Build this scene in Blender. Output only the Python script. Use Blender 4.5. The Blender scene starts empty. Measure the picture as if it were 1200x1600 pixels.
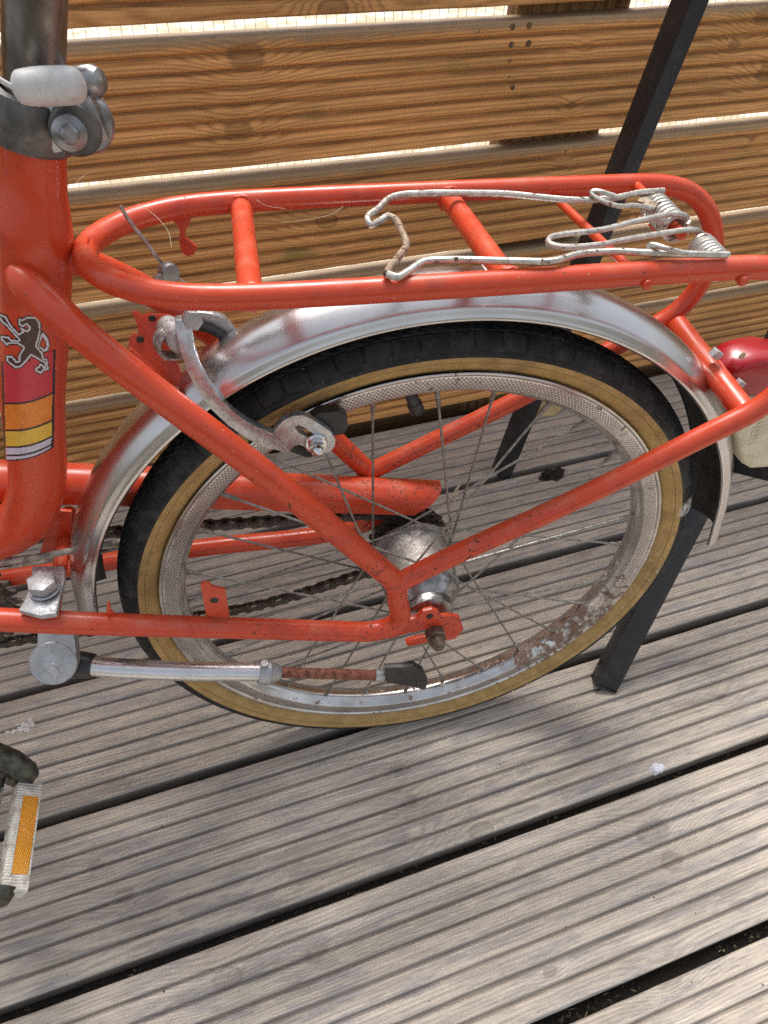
import bpy, bmesh, math, random
from mathutils import Vector, Matrix, noise
random.seed(4)
PI=math.pi
S=bpy.context.scene
COL=S.collection
# ------------------------------------------------------------------ camera, sky, sun, exposure
CAM=Vector((-0.165786,-0.336274,0.777260))
RW=[Vector((0.9470735,-0.3194270,0.0319095)),Vector((-0.2191911,-0.7160844,-0.6627053)),Vector((0.2345359,0.6206364,-0.7482001))]
FPX=1090.0
cd=bpy.data.cameras.new('camera'); cam=bpy.data.objects.new('camera',cd); COL.objects.link(cam)
cam.matrix_world=Matrix.Translation(CAM)@Matrix((RW[0],-RW[1],-RW[2])).transposed().to_4x4()
cd.sensor_fit='HORIZONTAL'; cd.sensor_width=36; cd.lens=36*FPX/1200
cd.clip_start=0.01; cd.clip_end=200
cd.dof.use_dof=True; cd.dof.focus_distance=0.50; cd.dof.aperture_fstop=42
S.camera=cam
SUN_EL,SUN_AZ=math.radians(58),math.radians(12)      # azimuth measured from +Y towards +X
W=bpy.data.worlds.new('World'); S.world=W; W.use_nodes=True
nt=W.node_tree; nt.nodes.clear()
sk=nt.nodes.new('ShaderNodeTexSky'); sk.sky_type='NISHITA'; sk.sun_disc=False
sk.sun_elevation=SUN_EL; sk.sun_rotation=SUN_AZ; sk.dust_density=4; sk.air_density=1.2
hs=nt.nodes.new('ShaderNodeHueSaturation'); hs.inputs['Saturation'].default_value=0.35
bg=nt.nodes.new('ShaderNodeBackground'); bg.inputs[1].default_value=0.115
wo=nt.nodes.new('ShaderNodeOutputWorld')
nt.links.new(sk.outputs[0],hs.inputs['Color']); nt.links.new(hs.outputs[0],bg.inputs[0]); nt.links.new(bg.outputs[0],wo.inputs[0])
sd=bpy.data.lights.new('sun','SUN'); sd.energy=1.8; sd.angle=math.radians(26); sd.color=(1.0,0.96,0.92)
sun=bpy.data.objects.new('sun',sd); COL.objects.link(sun)
dirv=Vector((math.sin(SUN_AZ)*math.cos(SUN_EL),math.cos(SUN_AZ)*math.cos(SUN_EL),math.sin(SUN_EL)))
sun.rotation_euler=dirv.to_track_quat('Z','Y').to_euler()
S.view_settings.view_transform='Standard'; S.view_settings.look='None'
S.view_settings.exposure=0.85; S.view_settings.gamma=1.0; S.view_settings.use_curve_mapping=False
S.render.engine='CYCLES'
S.cycles.use_denoising=False

# ------------------------------------------------------------------ measuring helpers (photo pixel -> point on a real plane)
RB=Matrix(((0.9912673,0.1302336,0.0206965),(-0.1311798,0.9898861,0.0540107),(-0.0134531,-0.0562540,0.9983259)))
TB=Vector((0.0017549,0.0133385,0.2585548))
CB=RB.transposed()@(CAM-TB)
RWM=Matrix(RW).transposed()
def wray(px,py): return RWM@Vector(((px-600)/FPX,(py-800)/FPX,1))
def bray(px,py): return RB.transposed()@wray(px,py)
def bpt(px,py,y=0.): d=bray(px,py); return CB+d*((y-CB.y)/d.y)
def bz(px,py,z): d=bray(px,py); return CB+d*((z-CB.z)/d.z)
def wz(px,py,z=0.): d=wray(px,py); return CAM+d*((z-CAM.z)/d.z)
def wy(px,py,y): d=wray(px,py); return CAM+d*((y-CAM.y)/d.y)

# ------------------------------------------------------------------ node helpers
class N:
    def __init__(s,name):
        s.m=bpy.data.materials.new(name); s.m.use_nodes=True; s.t=s.m.node_tree; s.t.nodes.clear()
        s.out=s.n('ShaderNodeOutputMaterial'); s.b=s.n('ShaderNodeBsdfPrincipled'); s.l(s.b.outputs[0],s.out.inputs[0])
    def n(s,t,**k):
        o=s.t.nodes.new(t)
        for a,v in k.items(): setattr(o,a,v)
        return o
    def l(s,a,b): s.t.links.new(a,b)
    def put(s,v,inp):
        if hasattr(v,'links') or isinstance(v,bpy.types.NodeSocket): s.l(v,inp)
        else:
            try: inp.default_value=v
            except Exception: inp.default_value=(*v,1)
    def math(s,op,a,b=None,c=None,clamp=False):
        o=s.n('ShaderNodeMath',operation=op,use_clamp=clamp); s.put(a,o.inputs[0])
        if b is not None: s.put(b,o.inputs[1])
        if c is not None: s.put(c,o.inputs[2])
        return o.outputs[0]
    def mix(s,f,a,b,mode='MIX'):
        o=s.n('ShaderNodeMix',data_type='RGBA',blend_type=mode); s.put(f,o.inputs[0]); s.put(a,o.inputs[6]); s.put(b,o.inputs[7]); return o.outputs[2]
    def noise(s,vec,scale,detail=4,rough=.5,dist=0.,out=0):
        o=s.n('ShaderNodeTexNoise'); s.put(vec,o.inputs['Vector']); s.put(scale,o.inputs['Scale']); s.put(detail,o.inputs['Detail']); s.put(rough,o.inputs['Roughness']); s.put(dist,o.inputs['Distortion']); return o.outputs[out]
    def obj(s): return s.n('ShaderNodeTexCoord').outputs['Object']
    def mul(s,v,sc): o=s.n('ShaderNodeVectorMath',operation='MULTIPLY'); s.put(v,o.inputs[0]); s.put(sc,o.inputs[1]); return o.outputs[0]
    def add(s,v,w): o=s.n('ShaderNodeVectorMath',operation='ADD'); s.put(v,o.inputs[0]); s.put(w,o.inputs[1]); return o.outputs[0]
    def sep(s,v): o=s.n('ShaderNodeSeparateXYZ'); s.put(v,o.inputs[0]); return o.outputs
    def comb(s,x,y,z): o=s.n('ShaderNodeCombineXYZ'); s.put(x,o.inputs[0]); s.put(y,o.inputs[1]); s.put(z,o.inputs[2]); return o.outputs[0]
    def ramp(s,f,a,b,c0=0.,c1=1.): # smooth remap clamp
        o=s.n('ShaderNodeMapRange',interpolation_type='SMOOTHSTEP'); s.put(f,o.inputs[0]); s.put(a,o.inputs[1]); s.put(b,o.inputs[2]); s.put(c0,o.inputs[3]); s.put(c1,o.inputs[4]); return o.outputs[0]
    def rnd(s): return s.n('ShaderNodeObjectInfo').outputs['Random']
    def bump(s,h,strength=.5,dist=.001,prev=None):
        o=s.n('ShaderNodeBump'); s.put(strength,o.inputs['Strength']); s.put(dist,o.inputs['Distance']); s.put(h,o.inputs['Height'])
        if prev is not None: s.l(prev,o.inputs['Normal'])
        return o.outputs[0]
    def set(s,**k):
        names=dict(color='Base Color',rough='Roughness',metal='Metallic',normal='Normal',coat='Coat Weight',coatr='Coat Roughness',spec='Specular IOR Level',trans='Transmission Weight',ior='IOR',sss='Subsurface Weight')
        for a,v in k.items(): s.put(v,s.b.inputs[names[a]])
        return s.m

def wood(name,light,dark,grey,worn,weather,ringf,knots,knotcol,rough,fibre,rstr=.7,gshade=.5,gdep=.005,klist=(),algae=0.,crest=.7,topedge=0.,flake=0.):
    m=N(name); P=m.obj(); r=m.rnd()
    off=m.comb(m.math('MULTIPLY',r,37.),m.math('MULTIPLY',r,3.1),m.math('MULTIPLY',r,5.7))
    Q=m.add(P,off); x,y,z=m.sep(P); qx,qy,qz=m.sep(Q)
    warp=m.math('MULTIPLY',m.math('SUBTRACT',m.noise(m.mul(Q,(.9,5,5)),1.,2),.5),.022)
    w2=m.math('MULTIPLY',m.math('SUBTRACT',m.noise(m.mul(Q,(10,50,50)),1.,2),.5),.0025)
    # knots: sparse cells
    vo=m.n('ShaderNodeTexVoronoi',voronoi_dimensions='2D'); m.put(m.comb(m.math('MULTIPLY',qx,6.5),m.math('MULTIPLY',m.math('ADD',qy,m.math('MULTIPLY',qz,.3)),11.),0.),vo.inputs['Vector']); vo.inputs['Scale'].default_value=1.
    vo.inputs['Randomness'].default_value=.9
    d=vo.outputs['Distance']; cr=m.sep(vo.outputs['Color'])[0]
    on=m.math('GREATER_THAN',cr,1-knots)
    infl=m.math('MULTIPLY',on,m.ramp(d,.0,.62,1.,0.))
    dk=m.math('ADD',d,m.math('MULTIPLY',m.noise(m.mul(Q,(60,60,60)),1.,2),.05)); core=m.math('MULTIPLY',on,m.math('ADD',m.math('MULTIPLY',m.ramp(dk,.10,.13,1.,0.),.34),m.math('MULTIPLY',m.ramp(m.math('ABSOLUTE',m.math('SUBTRACT',dk,.115)),.0,.018,1.,0.),.38)))
    yc=m.math('SUBTRACT',m.math('MULTIPLY',m.math('FRACT',m.math('MULTIPLY',r,17.3)),.09),.045)
    dy=m.math('SUBTRACT',m.math('ADD',y,m.math('ADD',warp,w2)),yc)
    zc=m.math('ADD',m.math('MULTIPLY',m.noise(m.comb(m.math('MULTIPLY',qx,1.3),0.,0.),1.,1),.07),z)
    rad=m.math('SQRT',m.math('ADD',m.math('MULTIPLY',dy,dy),m.math('MULTIPLY',zc,zc)))
    rad=m.math('ADD',rad,m.math('MULTIPLY',infl,.016))
    if klist:
        pos=m.n('ShaderNodeNewGeometry').outputs['Position']
        for (K,kr,ka) in klist:
            dv=m.mul(m.add(pos,(-K[0],-K[1],-K[2])),(.62,1,1)); ln_=m.n('ShaderNodeVectorMath',operation='LENGTH'); m.l(dv,ln_.inputs[0]); dd=m.math('DIVIDE',ln_.outputs['Value'],kr)
            rad=m.math('ADD',rad,m.math('MULTIPLY',m.math('EXPONENT',m.math('MULTIPLY',m.math('MULTIPLY',dd,dd),-.16)),kr*ka))
            dn=m.math('ADD',dd,m.math('MULTIPLY',m.noise(m.mul(Q,(70,70,70)),1.,2),.6))
            c2=m.math('ADD',m.math('MULTIPLY',m.ramp(dn,.9,1.2,1.,0.),.46),m.math('MULTIPLY',m.ramp(m.math('ABSOLUTE',m.math('SUBTRACT',dn,1.15)),0.,.26,1.,0.),.42))
            core=m.math('MAXIMUM',core,c2)
    ring=m.math('MULTIPLY_ADD',m.math('SINE',m.math('MULTIPLY',rad,6.283*ringf)),.5,.5)
    ring=m.math('POWER',ring,2.2)
    fib=m.noise(m.mul(Q,(24,620,620)),1.,3,.65)
    fib2=m.noise(m.mul(Q,(3,130,130)),1.,4,.6)
    col=m.mix(m.math('MULTIPLY',ring,rstr),light,dark)
    f1=m.ramp(fib,.3,.7,1-fibre,1+fibre)
    f2=m.ramp(fib2,.3,.7,.88,1.12)
    blot=m.noise(m.mul(Q,(7,45,30)),1.,4,.55)
    wn=m.math('MULTIPLY',m.ramp(blot,.42,.58,0.,1.),weather)
    gcol=m.mix(m.ramp(m.noise(m.mul(Q,(22,120,60)),1.,5,.6),.40,.60),grey,worn)
    gcol=m.mix(m.ramp(z,-gdep*.15,-gdep*.65,0.,crest),gcol,grey)
    gcol=m.mix(m.math('MULTIPLY',ring,.60),gcol,m.mix(.5,grey,dark))
    col=m.mix(m.math('ADD',m.math('MULTIPLY',wn,.5),weather*.45,clamp=True),col,gcol)
    big=m.ramp(m.noise(m.mul(Q,(2.5,14,14)),1.,3),.3,.7,.84,1.16)
    col=m.mix(1.,col,m.comb(m.math('MULTIPLY',m.math('MULTIPLY',f1,f2),big),m.math('MULTIPLY',m.math('MULTIPLY',f1,f2),big),m.math('MULTIPLY',m.math('MULTIPLY',f1,f2),big)),'MULTIPLY')
    col=m.mix(m.math('MULTIPLY',core,.9),col,knotcol)
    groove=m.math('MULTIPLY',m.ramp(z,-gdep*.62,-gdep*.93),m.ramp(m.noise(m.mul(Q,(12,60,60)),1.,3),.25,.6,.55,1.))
    col=m.mix(m.math('MULTIPLY',groove,gshade),col,(.045,.038,.032))  # groove bottoms coloured dark to stand for the shade in them
    if algae:
        al=m.math('MULTIPLY',m.ramp(m.noise(m.mul(Q,(9,26,26)),1.,4,.6),.60,.74),algae); col=m.mix(al,col,(.20,.20,.055))
    if flake:
        fk=m.math('MULTIPLY',m.ramp(m.noise(m.mul(Q,(38,240,90)),1.,4,.65),.53,.58),m.ramp(z,-gdep*.5,-gdep*.05)); col=m.mix(m.math('MULTIPLY',fk,flake),col,worn)
        ck=m.ramp(m.noise(m.mul(Q,(30,300,90)),1.,3,.6),.60,.66); col=m.mix(m.math('MULTIPLY',ck,flake*.7),col,dark)
    if topedge:
        te=m.math('MULTIPLY',m.ramp(m.math('ADD',y,m.math('MULTIPLY',m.math('SUBTRACT',m.noise(m.mul(Q,(60,60,60)),1.,3),.5),.010)),topedge-.010,topedge-.003),.75); col=m.mix(te,col,(.34,.27,.175))
    # fine cracks and dirt specks
    crack=m.ramp(m.noise(m.mul(Q,(5,900,900)),1.,2),.70,.78)
    col=m.mix(m.math('MULTIPLY',crack,.55),col,(.03,.025,.02))
    spk=m.ramp(m.noise(m.mul(Q,(160,160,160)),1.,2),.74,.80)
    col=m.mix(m.math('MULTIPLY',spk,.5),col,(.05,.04,.035))
    h=m.math('ADD',m.math('MULTIPLY',fib,.5),m.math('ADD',m.math('MULTIPLY',ring,-.35),m.math('MULTIPLY',fib2,.5)))
    return m.set(color=col,rough=rough,spec=.3,normal=m.bump(h,.6,.0009))
PF_=.1391
KF=[(wy(a,c,.4848),q,t) for a,c,q,t in ((385,88,.013,1.4),(372,203,.0095,1.2),(915,73,.0035,1.2),(893,165,.004,1.5),(1148,70,.006,1.5),(1197,25,.010,2.),(1197,115,.010,1.6),(875,262,.004,1.2),(975,335,.008,1.8),(520,12,.010,2.4),(1175,218,.003,1.))]
KD=[(wz(a,c,0.),q,t) for a,c,q,t in ((1020,1300,.013,1.6),(1050,1345,.009,1.6),(620,1200,.006,1.2),(640,1252,.007,1.2),(495,1490,.008,1.2),(150,1352,.006,1.2),(195,1400,.007,1.2),(1045,1530,.009,1.6),(1130,1090,.006,1.2),(860,1518,.005,1.2))]
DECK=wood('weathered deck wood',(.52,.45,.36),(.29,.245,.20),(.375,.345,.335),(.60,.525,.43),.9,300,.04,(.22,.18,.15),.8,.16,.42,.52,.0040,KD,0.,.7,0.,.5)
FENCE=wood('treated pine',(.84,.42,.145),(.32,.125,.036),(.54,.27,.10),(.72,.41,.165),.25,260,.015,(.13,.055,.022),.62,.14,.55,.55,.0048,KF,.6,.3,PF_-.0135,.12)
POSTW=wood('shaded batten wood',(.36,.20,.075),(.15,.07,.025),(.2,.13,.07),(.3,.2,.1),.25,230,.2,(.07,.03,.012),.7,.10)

def paint():
    m=N('red paint'); P=m.obj(); x,y,z=m.sep(P)
    base=m.mix(m.noise(P,14.,3),(.63,.068,.022),(.57,.050,.016))
    # chips grow towards the dropout and the underside tubes
    near=m.math('MAXIMUM',m.ramp(m.math('SQRT',m.math('ADD',m.math('POWER',m.math('ADD',x,.02),2.),m.math('POWER',m.math('SUBTRACT',z,.33),2.))),.04,.24,1.,0.),0.)
    c=m.noise(P,330.,5,.62)
    thr=m.math('SUBTRACT',.705,m.math('MULTIPLY',near,.080))
    patch=m.math('MULTIPLY',m.ramp(m.noise(P,28.,3),.45,.62),.05)
    chip=m.ramp(m.math('SUBTRACT',c,m.math('SUBTRACT',thr,patch)),0.,.012)
    streak=m.ramp(m.noise(m.mul(P,(60,400,400)),1.,3),.71,.74)
    chip=m.math('MAXIMUM',chip,m.math('MULTIPLY',streak,m.ramp(near,.2,.8,.1,.8)))
    rust=m.mix(m.noise(P,400.,3),(.16,.055,.025),(.055,.03,.022))
    nrm=m.sep(m.n('ShaderNodeNewGeometry').outputs['Normal'])[2]
    dust=m.math('MULTIPLY',m.ramp(nrm,.3,1.),m.ramp(m.noise(P,55.,4),.42,.72,.02,.18))
    grime=m.ramp(m.noise(P,42.,5,.6),.52,.72,0.,.5)
    col=m.mix(grime,base,(.33,.030,.018))
    col=m.mix(dust,col,(.55,.40,.28))
    spec=m.ramp(m.noise(P,620.,2),.735,.76)
    col=m.mix(m.math('MULTIPLY',spec,.6),col,(.75,.6,.52))
    col=m.mix(m.math('MULTIPLY',chip,.92),col,rust)
    h=m.math('ADD',m.math('MULTIPLY',chip,-1.),m.math('MULTIPLY',m.noise(P,90.,3),.4))
    return m.set(color=col,rough=m.math('ADD',m.ramp(m.noise(P,60.,3),.3,.7,.22,.36),m.math('MULTIPLY',chip,.4)),spec=.5,normal=m.bump(h,.35,.0004))
RED=paint()
def metal(name,c1,c2,rough,scale=60.,rust=0.,metalness=1.,rustc=(.16,.06,.025),grime=(.10,.09,.08),gr=.3,bumps=.2,stretch=(1,1,1),rvar=.28):
    m=N(name); P=m.mul(m.obj(),stretch)
    col=m.mix(m.ramp(m.noise(P,scale,5,.6),.35,.65),c1,c2)
    col=m.mix(m.ramp(m.noise(P,scale*2.3,4,.6),.60,.72,0.,gr),col,grime)
    rm=m.ramp(m.noise(P,scale*1.3,5,.65),.62-rust*.35,.70-rust*.3)if rust>0 else 0.
    if rust>0: col=m.mix(rm,col,m.mix(m.noise(P,300.,3),rustc,(.07,.035,.02)))
    mt=m.math('MULTIPLY',m.math('SUBTRACT',1.,rm),metalness) if rust>0 else metalness
    ro=m.ramp(m.noise(P,scale*3,4,.6),.3,.7,rough*(1-rvar),rough*(1+rvar))
    if rust>0: ro=m.math('ADD',ro,m.math('MULTIPLY',rm,.4),clamp=True)
    return m.set(color=col,metal=mt,rough=ro,normal=m.bump(m.noise(P,scale*6,4,.65),bumps,.0003))
ALU=metal('dull aluminium fender',(.63,.62,.62),(.57,.555,.55),.27,16.,0,1.,grime=(.52,.49,.47),gr=.22,bumps=.02,rvar=.12)
CAST=metal('cast grey alloy',(.50,.51,.52),(.38,.38,.39),.50,90.,0,.75,grime=(.2,.19,.18),gr=.4,bumps=.5)
STEEL=metal('spotted steel',(.50,.49,.47),(.30,.28,.26),.42,200.,.12,.9,gr=.5)
WIRE=metal('zinc spring wire',(.62,.60,.55),(.45,.42,.37),.42,160.,.10,.85,gr=.35)
WIRERUST=metal('rusted spring wire',(.40,.33,.25),(.28,.20,.14),.6,160.,.32,.5,gr=.35)
CHROME=metal('chrome',(.72,.72,.73),(.62,.62,.63),.12,50.,.04,1.,gr=.2,bumps=.05)
KSILV=metal('kickstand silver',(.70,.71,.72),(.64,.64,.65),.32,50.,0,.9,gr=.12,bumps=.04)
SPOKE=metal('dusty spoke',(.36,.35,.33),(.22,.21,.19),.5,160.,.06,.8,gr=.4)
RUSTY=metal('rusty rod',(.30,.11,.07),(.20,.065,.04),.6,160.,.30,.25,gr=.4,bumps=.6)
HUBM=metal('dusty hub alloy',(.42,.39,.36),(.28,.26,.24),.58,300.,0,.85,grime=(.13,.11,.09),gr=.8,bumps=.7)
HUBC=metal('polished hub cone',(.42,.42,.42),(.20,.19,.18),.34,120.,0,1.,grime=(.06,.05,.045),gr=.7)
GREASE=metal('greasy chain steel',(.15,.13,.115),(.05,.042,.038),.42,240.,.15,.6,rustc=(.10,.05,.03),bumps=.5)
BOLT=metal('rusty axle bolt',(.22,.17,.13),(.12,.08,.06),.5,260.,.25,.6,bumps=.6)
POSTM=metal('stained seatpost chrome',(.40,.37,.34),(.12,.10,.085),.33,30.,.30,.95,rustc=(.22,.12,.05),grime=(.05,.045,.04),gr=.7,stretch=(1,1,.45))
CLAMPM=metal('weathered clamp steel',(.40,.40,.41),(.24,.24,.25),.36,60.,0,.9,gr=.5)
CLAMPD=metal('dark clamp collar',(.17,.16,.155),(.09,.085,.08),.45,80.,0,.7,gr=.4)
CRANK=metal('oily crank',(.13,.13,.105),(.06,.06,.05),.45,120.,.0,.7)
BLACKM=N('black powder coat'); _P=BLACKM.obj()
BLACKM=BLACKM.set(color=BLACKM.mix(BLACKM.ramp(BLACKM.noise(_P,70.,5,.6),.5,.8),(.020,.021,.026),(.045,.043,.045)),rough=BLACKM.ramp(BLACKM.noise(_P,50.,4),.3,.7,.36,.5),spec=.45,normal=BLACKM.bump(BLACKM.noise(_P,900.,2),.2,.0003))
def plain(name,c1,c2,rough,scale=80.,bumps=.2,**k):
    m=N(name); P=m.obj()
    return m.set(color=m.mix(m.ramp(m.noise(P,scale,4,.6),.4,.68),c1,c2),rough=rough,normal=m.bump(m.noise(P,scale*5,3),bumps,.0004),**k)
RUBBER=plain('black rubber',(.016,.016,.017),(.04,.038,.036),.6)
RUBBERK=plain('black plastic',(.018,.018,.02),(.035,.034,.034),.38,60.,.15)
WHITEPL=plain('white vinyl lever cap',(.60,.59,.575),(.40,.37,.35),.5,45.,.1)
CREAM=plain('cream lamp plastic',(.70,.64,.47),(.60,.52,.36),.45,50.,.12)
CABLEH=plain('grey cable housing',(.46,.43,.37),(.20,.18,.15),.6,180.,.5)
STRAW=plain('pale straw',(.55,.47,.33),(.42,.35,.25),.7)
LENS=plain('red lamp lens',(.36,.006,.014),(.30,.014,.02),.28,40.,.12,spec=.5,coat=.2)
LEAFM=plain('dry yellow leaf',(.55,.44,.22),(.42,.32,.15),.7,60.,.4)
CRUST=plain('white crust',(.75,.73,.70),(.55,.52,.48),.9,300.,.9)
def pedalw():
    m=N('ribbed cream pedal plastic'); P=m.obj(); x,y,z=m.sep(P)
    c=m.noise(P,120.,4,.6)
    h=m.math('ADD',m.math('SINE',m.math('MULTIPLY',y,2600.)),m.math('SINE',m.math('MULTIPLY',m.math('ADD',x,z),2600.)))
    col=m.mix(m.ramp(c,.42,.7),(.80,.78,.70),(.50,.46,.38))
    col=m.mix(m.ramp(h,-.2,-1.5,0.,.35),col,(.30,.26,.2))
    return m.set(color=col,rough=.6,normal=m.bump(h,.6,.0006))
PEDALW=pedalw()
def amber():
    m=N('amber reflector'); P=m.obj(); x,y,z=m.sep(P)
    a=m.math('SINE',m.math('MULTIPLY',m.math('ADD',y,m.math('MULTIPLY',z,1.2)),2400.)); b=m.math('SINE',m.math('MULTIPLY',m.math('SUBTRACT',y,m.math('MULTIPLY',z,1.6)),1700.))
    h=m.math('MULTIPLY',a,b)
    return m.set(color=m.mix(m.ramp(h,-.6,.8),(.78,.27,.012),(.85,.42,.03)),rough=.22,coat=.5,normal=m.bump(h,.7,.0006))
AMBER=amber()
def tyrem():
    m=N('tyre tread rubber'); P=m.obj(); x,y,z=m.sep(P)
    dust=m.ramp(m.noise(P,60.,6,.7),.42,.72,0.,.42)
    col=m.mix(dust,(.015,.015,.016),(.11,.105,.10))
    sp=m.ramp(m.noise(P,300.,3),.70,.75,0.,.8)
    a=m.ramp(m.noise(P,14.,2),.5,.62)
    col=m.mix(m.math('MULTIPLY',sp,m.math('MULTIPLY',a,.7)),col,(.45,.43,.40))
    sd_=m.n('ShaderNodeVectorMath',operation='LENGTH'); m.l(m.add(P,(-.2415,.016,-.0640)),sd_.inputs[0])
    sp_m=m.math('MULTIPLY',m.ramp(m.math('ADD',sd_.outputs['Value'],m.math('MULTIPLY',m.noise(P,120.,4,.7),.016)),.013,.021,1.,0.),m.ramp(m.noise(P,260.,3,.7),.38,.55,.25,.95))
    col=m.mix(sp_m,col,(.66,.63,.58))
    return m.set(color=col,rough=.62,spec=.35,normal=m.bump(m.math('ADD',m.noise(P,420.,4,.7),m.noise(m.mul(P,(700,60,700)),1.,2)),.45,.0006))
TREAD=tyrem()
def gumm():
    m=N('gum sidewall'); P=m.obj(); x,y,z=m.sep(P)
    r=m.math('SQRT',m.math('ADD',m.math('MULTIPLY',x,x),m.math('MULTIPLY',z,z)))
    col=m.mix(m.ramp(m.noise(P,60.,5,.65),.35,.65),(.52,.34,.135),(.40,.25,.092))
    col=m.mix(m.ramp(m.noise(P,24.,4,.6),.5,.75,0.,.45),col,(.19,.12,.055))
    line=m.ramp(m.math('ABSOLUTE',m.math('SUBTRACT',m.math('ADD',r,m.math('MULTIPLY',m.noise(P,40.,2),.0008)),.2378)),.0,.00035,.75,0.)
    col=m.mix(line,col,(.07,.04,.02))
    cr=m.ramp(m.noise(m.mul(P,(900,900,900)),1.,2),.66,.74,0.,.5); col=m.mix(cr,col,(.10,.06,.025))
    ang=m.math('ARCTAN2',z,x)
    crm=m.math('MULTIPLY',m.ramp(m.math('ABSOLUTE',m.math('ADD',ang,.22)),.05,.5,1.,0.),m.ramp(m.noise(P,190.,5,.75),.56,.64))
    col=m.mix(m.math('MULTIPLY',crm,.75),col,(.62,.58,.52))
    sd_=m.n('ShaderNodeVectorMath',operation='LENGTH'); m.l(m.add(P,(-.2415,.016,-.0640)),sd_.inputs[0])
    sp_m=m.math('MULTIPLY',m.ramp(m.math('ADD',sd_.outputs['Value'],m.math('MULTIPLY',m.noise(P,120.,4,.7),.016)),.013,.021,1.,0.),m.ramp(m.noise(P,260.,3,.7),.38,.55,.25,.95))
    col=m.mix(sp_m,col,(.66,.63,.58))
    return m.set(color=col,rough=.66,spec=.3,normal=m.bump(m.math('ADD',m.noise(P,260.,4,.7),m.math('MULTIPLY',line,-2.)),.5,.0006))
GUM=gumm()
def rimm():
    m=N('worn chrome rim'); P=m.obj(); x,y,z=m.sep(P)
    r=m.math('SQRT',m.math('ADD',m.math('MULTIPLY',x,x),m.math('MULTIPLY',z,z))); ang=m.math('ARCTAN2',z,x)
    face=m.math('MULTIPLY',m.math('MULTIPLY',m.ramp(r,.2125,.2132),m.ramp(r,.2225,.2218)),m.ramp(m.math('ABSOLUTE',y),.0112,.0118))
    a=m.math('SINE',m.math('MULTIPLY',ang,420.)); b=m.math('SINE',m.math('MULTIPLY',r,1950.))
    dia=m.math('MULTIPLY',a,b)
    dots=m.ramp(dia,.05,.5)
    dots=m.math('MULTIPLY',dots,face)
    smooth=m.ramp(m.noise(P,18.,2),.55,.68)       # places where the pattern has worn off
    dots=m.math('MULTIPLY',dots,m.math('SUBTRACT',1.,m.math('MULTIPLY',smooth,.8)))
    col=m.mix(m.ramp(m.noise(P,40.,4,.6),.35,.65),(.66,.65,.635),(.50,.48,.465))
    col=m.mix(m.math('MULTIPLY',face,.55),col,(.50,.47,.45))
    col=m.mix(m.math('MULTIPLY',dots,.75),col,(.16,.13,.12))
    spread=m.ramp(m.math('ABSOLUTE',m.math('ADD',ang,.62)),.15,.72,1.,0.)
    bottom=m.ramp(m.math('ABSOLUTE',m.math('ADD',ang,1.5)),.5,1.5,.06,0.)
    spread=m.math('MAXIMUM',spread,bottom)
    rn=m.noise(P,75.,6,.68)
    rust=m.ramp(m.math('ADD',rn,m.math('MULTIPLY',spread,.145)),.60,.67)
    rcol=m.mix(m.noise(P,260.,3),(.27,.115,.045),(.10,.068,.050))
    col=m.mix(m.math('MULTIPLY',rust,.88),col,rcol)
    wsp=m.ramp(m.math('ABSOLUTE',m.math('ADD',ang,.27)),.02,.42,1.,0.)
    wh=m.math('MULTIPLY',wsp,m.ramp(m.noise(m.add(P,(3,1,2)),170.,6,.75),.575,.62))
    col=m.mix(wh,col,(.72,.70,.66))
    no=m.math('MAXIMUM',rust,wh)
    rough=m.math('ADD',m.math('ADD',.20,m.math('MULTIPLY',face,.20)),m.math('MULTIPLY',no,.5))
    metal=m.math('SUBTRACT',.95,m.math('MULTIPLY',no,.9))
    h=m.math('ADD',m.math('MULTIPLY',dots,-1.),m.math('MULTIPLY',m.math('MULTIPLY',no,m.noise(P,500.,3)),1.6))
    return m.set(color=col,metal=metal,rough=rough,normal=m.bump(h,.6,.0005))
RIM=rimm()
def gap_dirt():
    m=N('dark soil'); P=m.obj()
    col=m.mix(m.noise(P,120.,5,.7),(.012,.010,.008),(.05,.038,.026))
    return m.set(color=col,rough=.95,normal=m.bump(m.noise(P,160.,5,.7),1.,.006))
SOIL=gap_dirt()
def paving():
    m=N('pale paving'); P=m.obj()
    col=m.mix(m.ramp(m.noise(P,9.,5,.65),.42,.6),(.68,.64,.54),(.48,.40,.26))
    col=m.mix(m.ramp(m.noise(P,60.,4,.6),.45,.8,0.,.35),col,(.42,.34,.2))
    return m.set(color=col,rough=.9)
PAVE=paving()
EARTH=N('dark earth'); EARTH=EARTH.set(color=EARTH.mix(EARTH.noise(EARTH.obj(),6.,6),(.05,.055,.03),(.12,.10,.07)),rough=.95)

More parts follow.
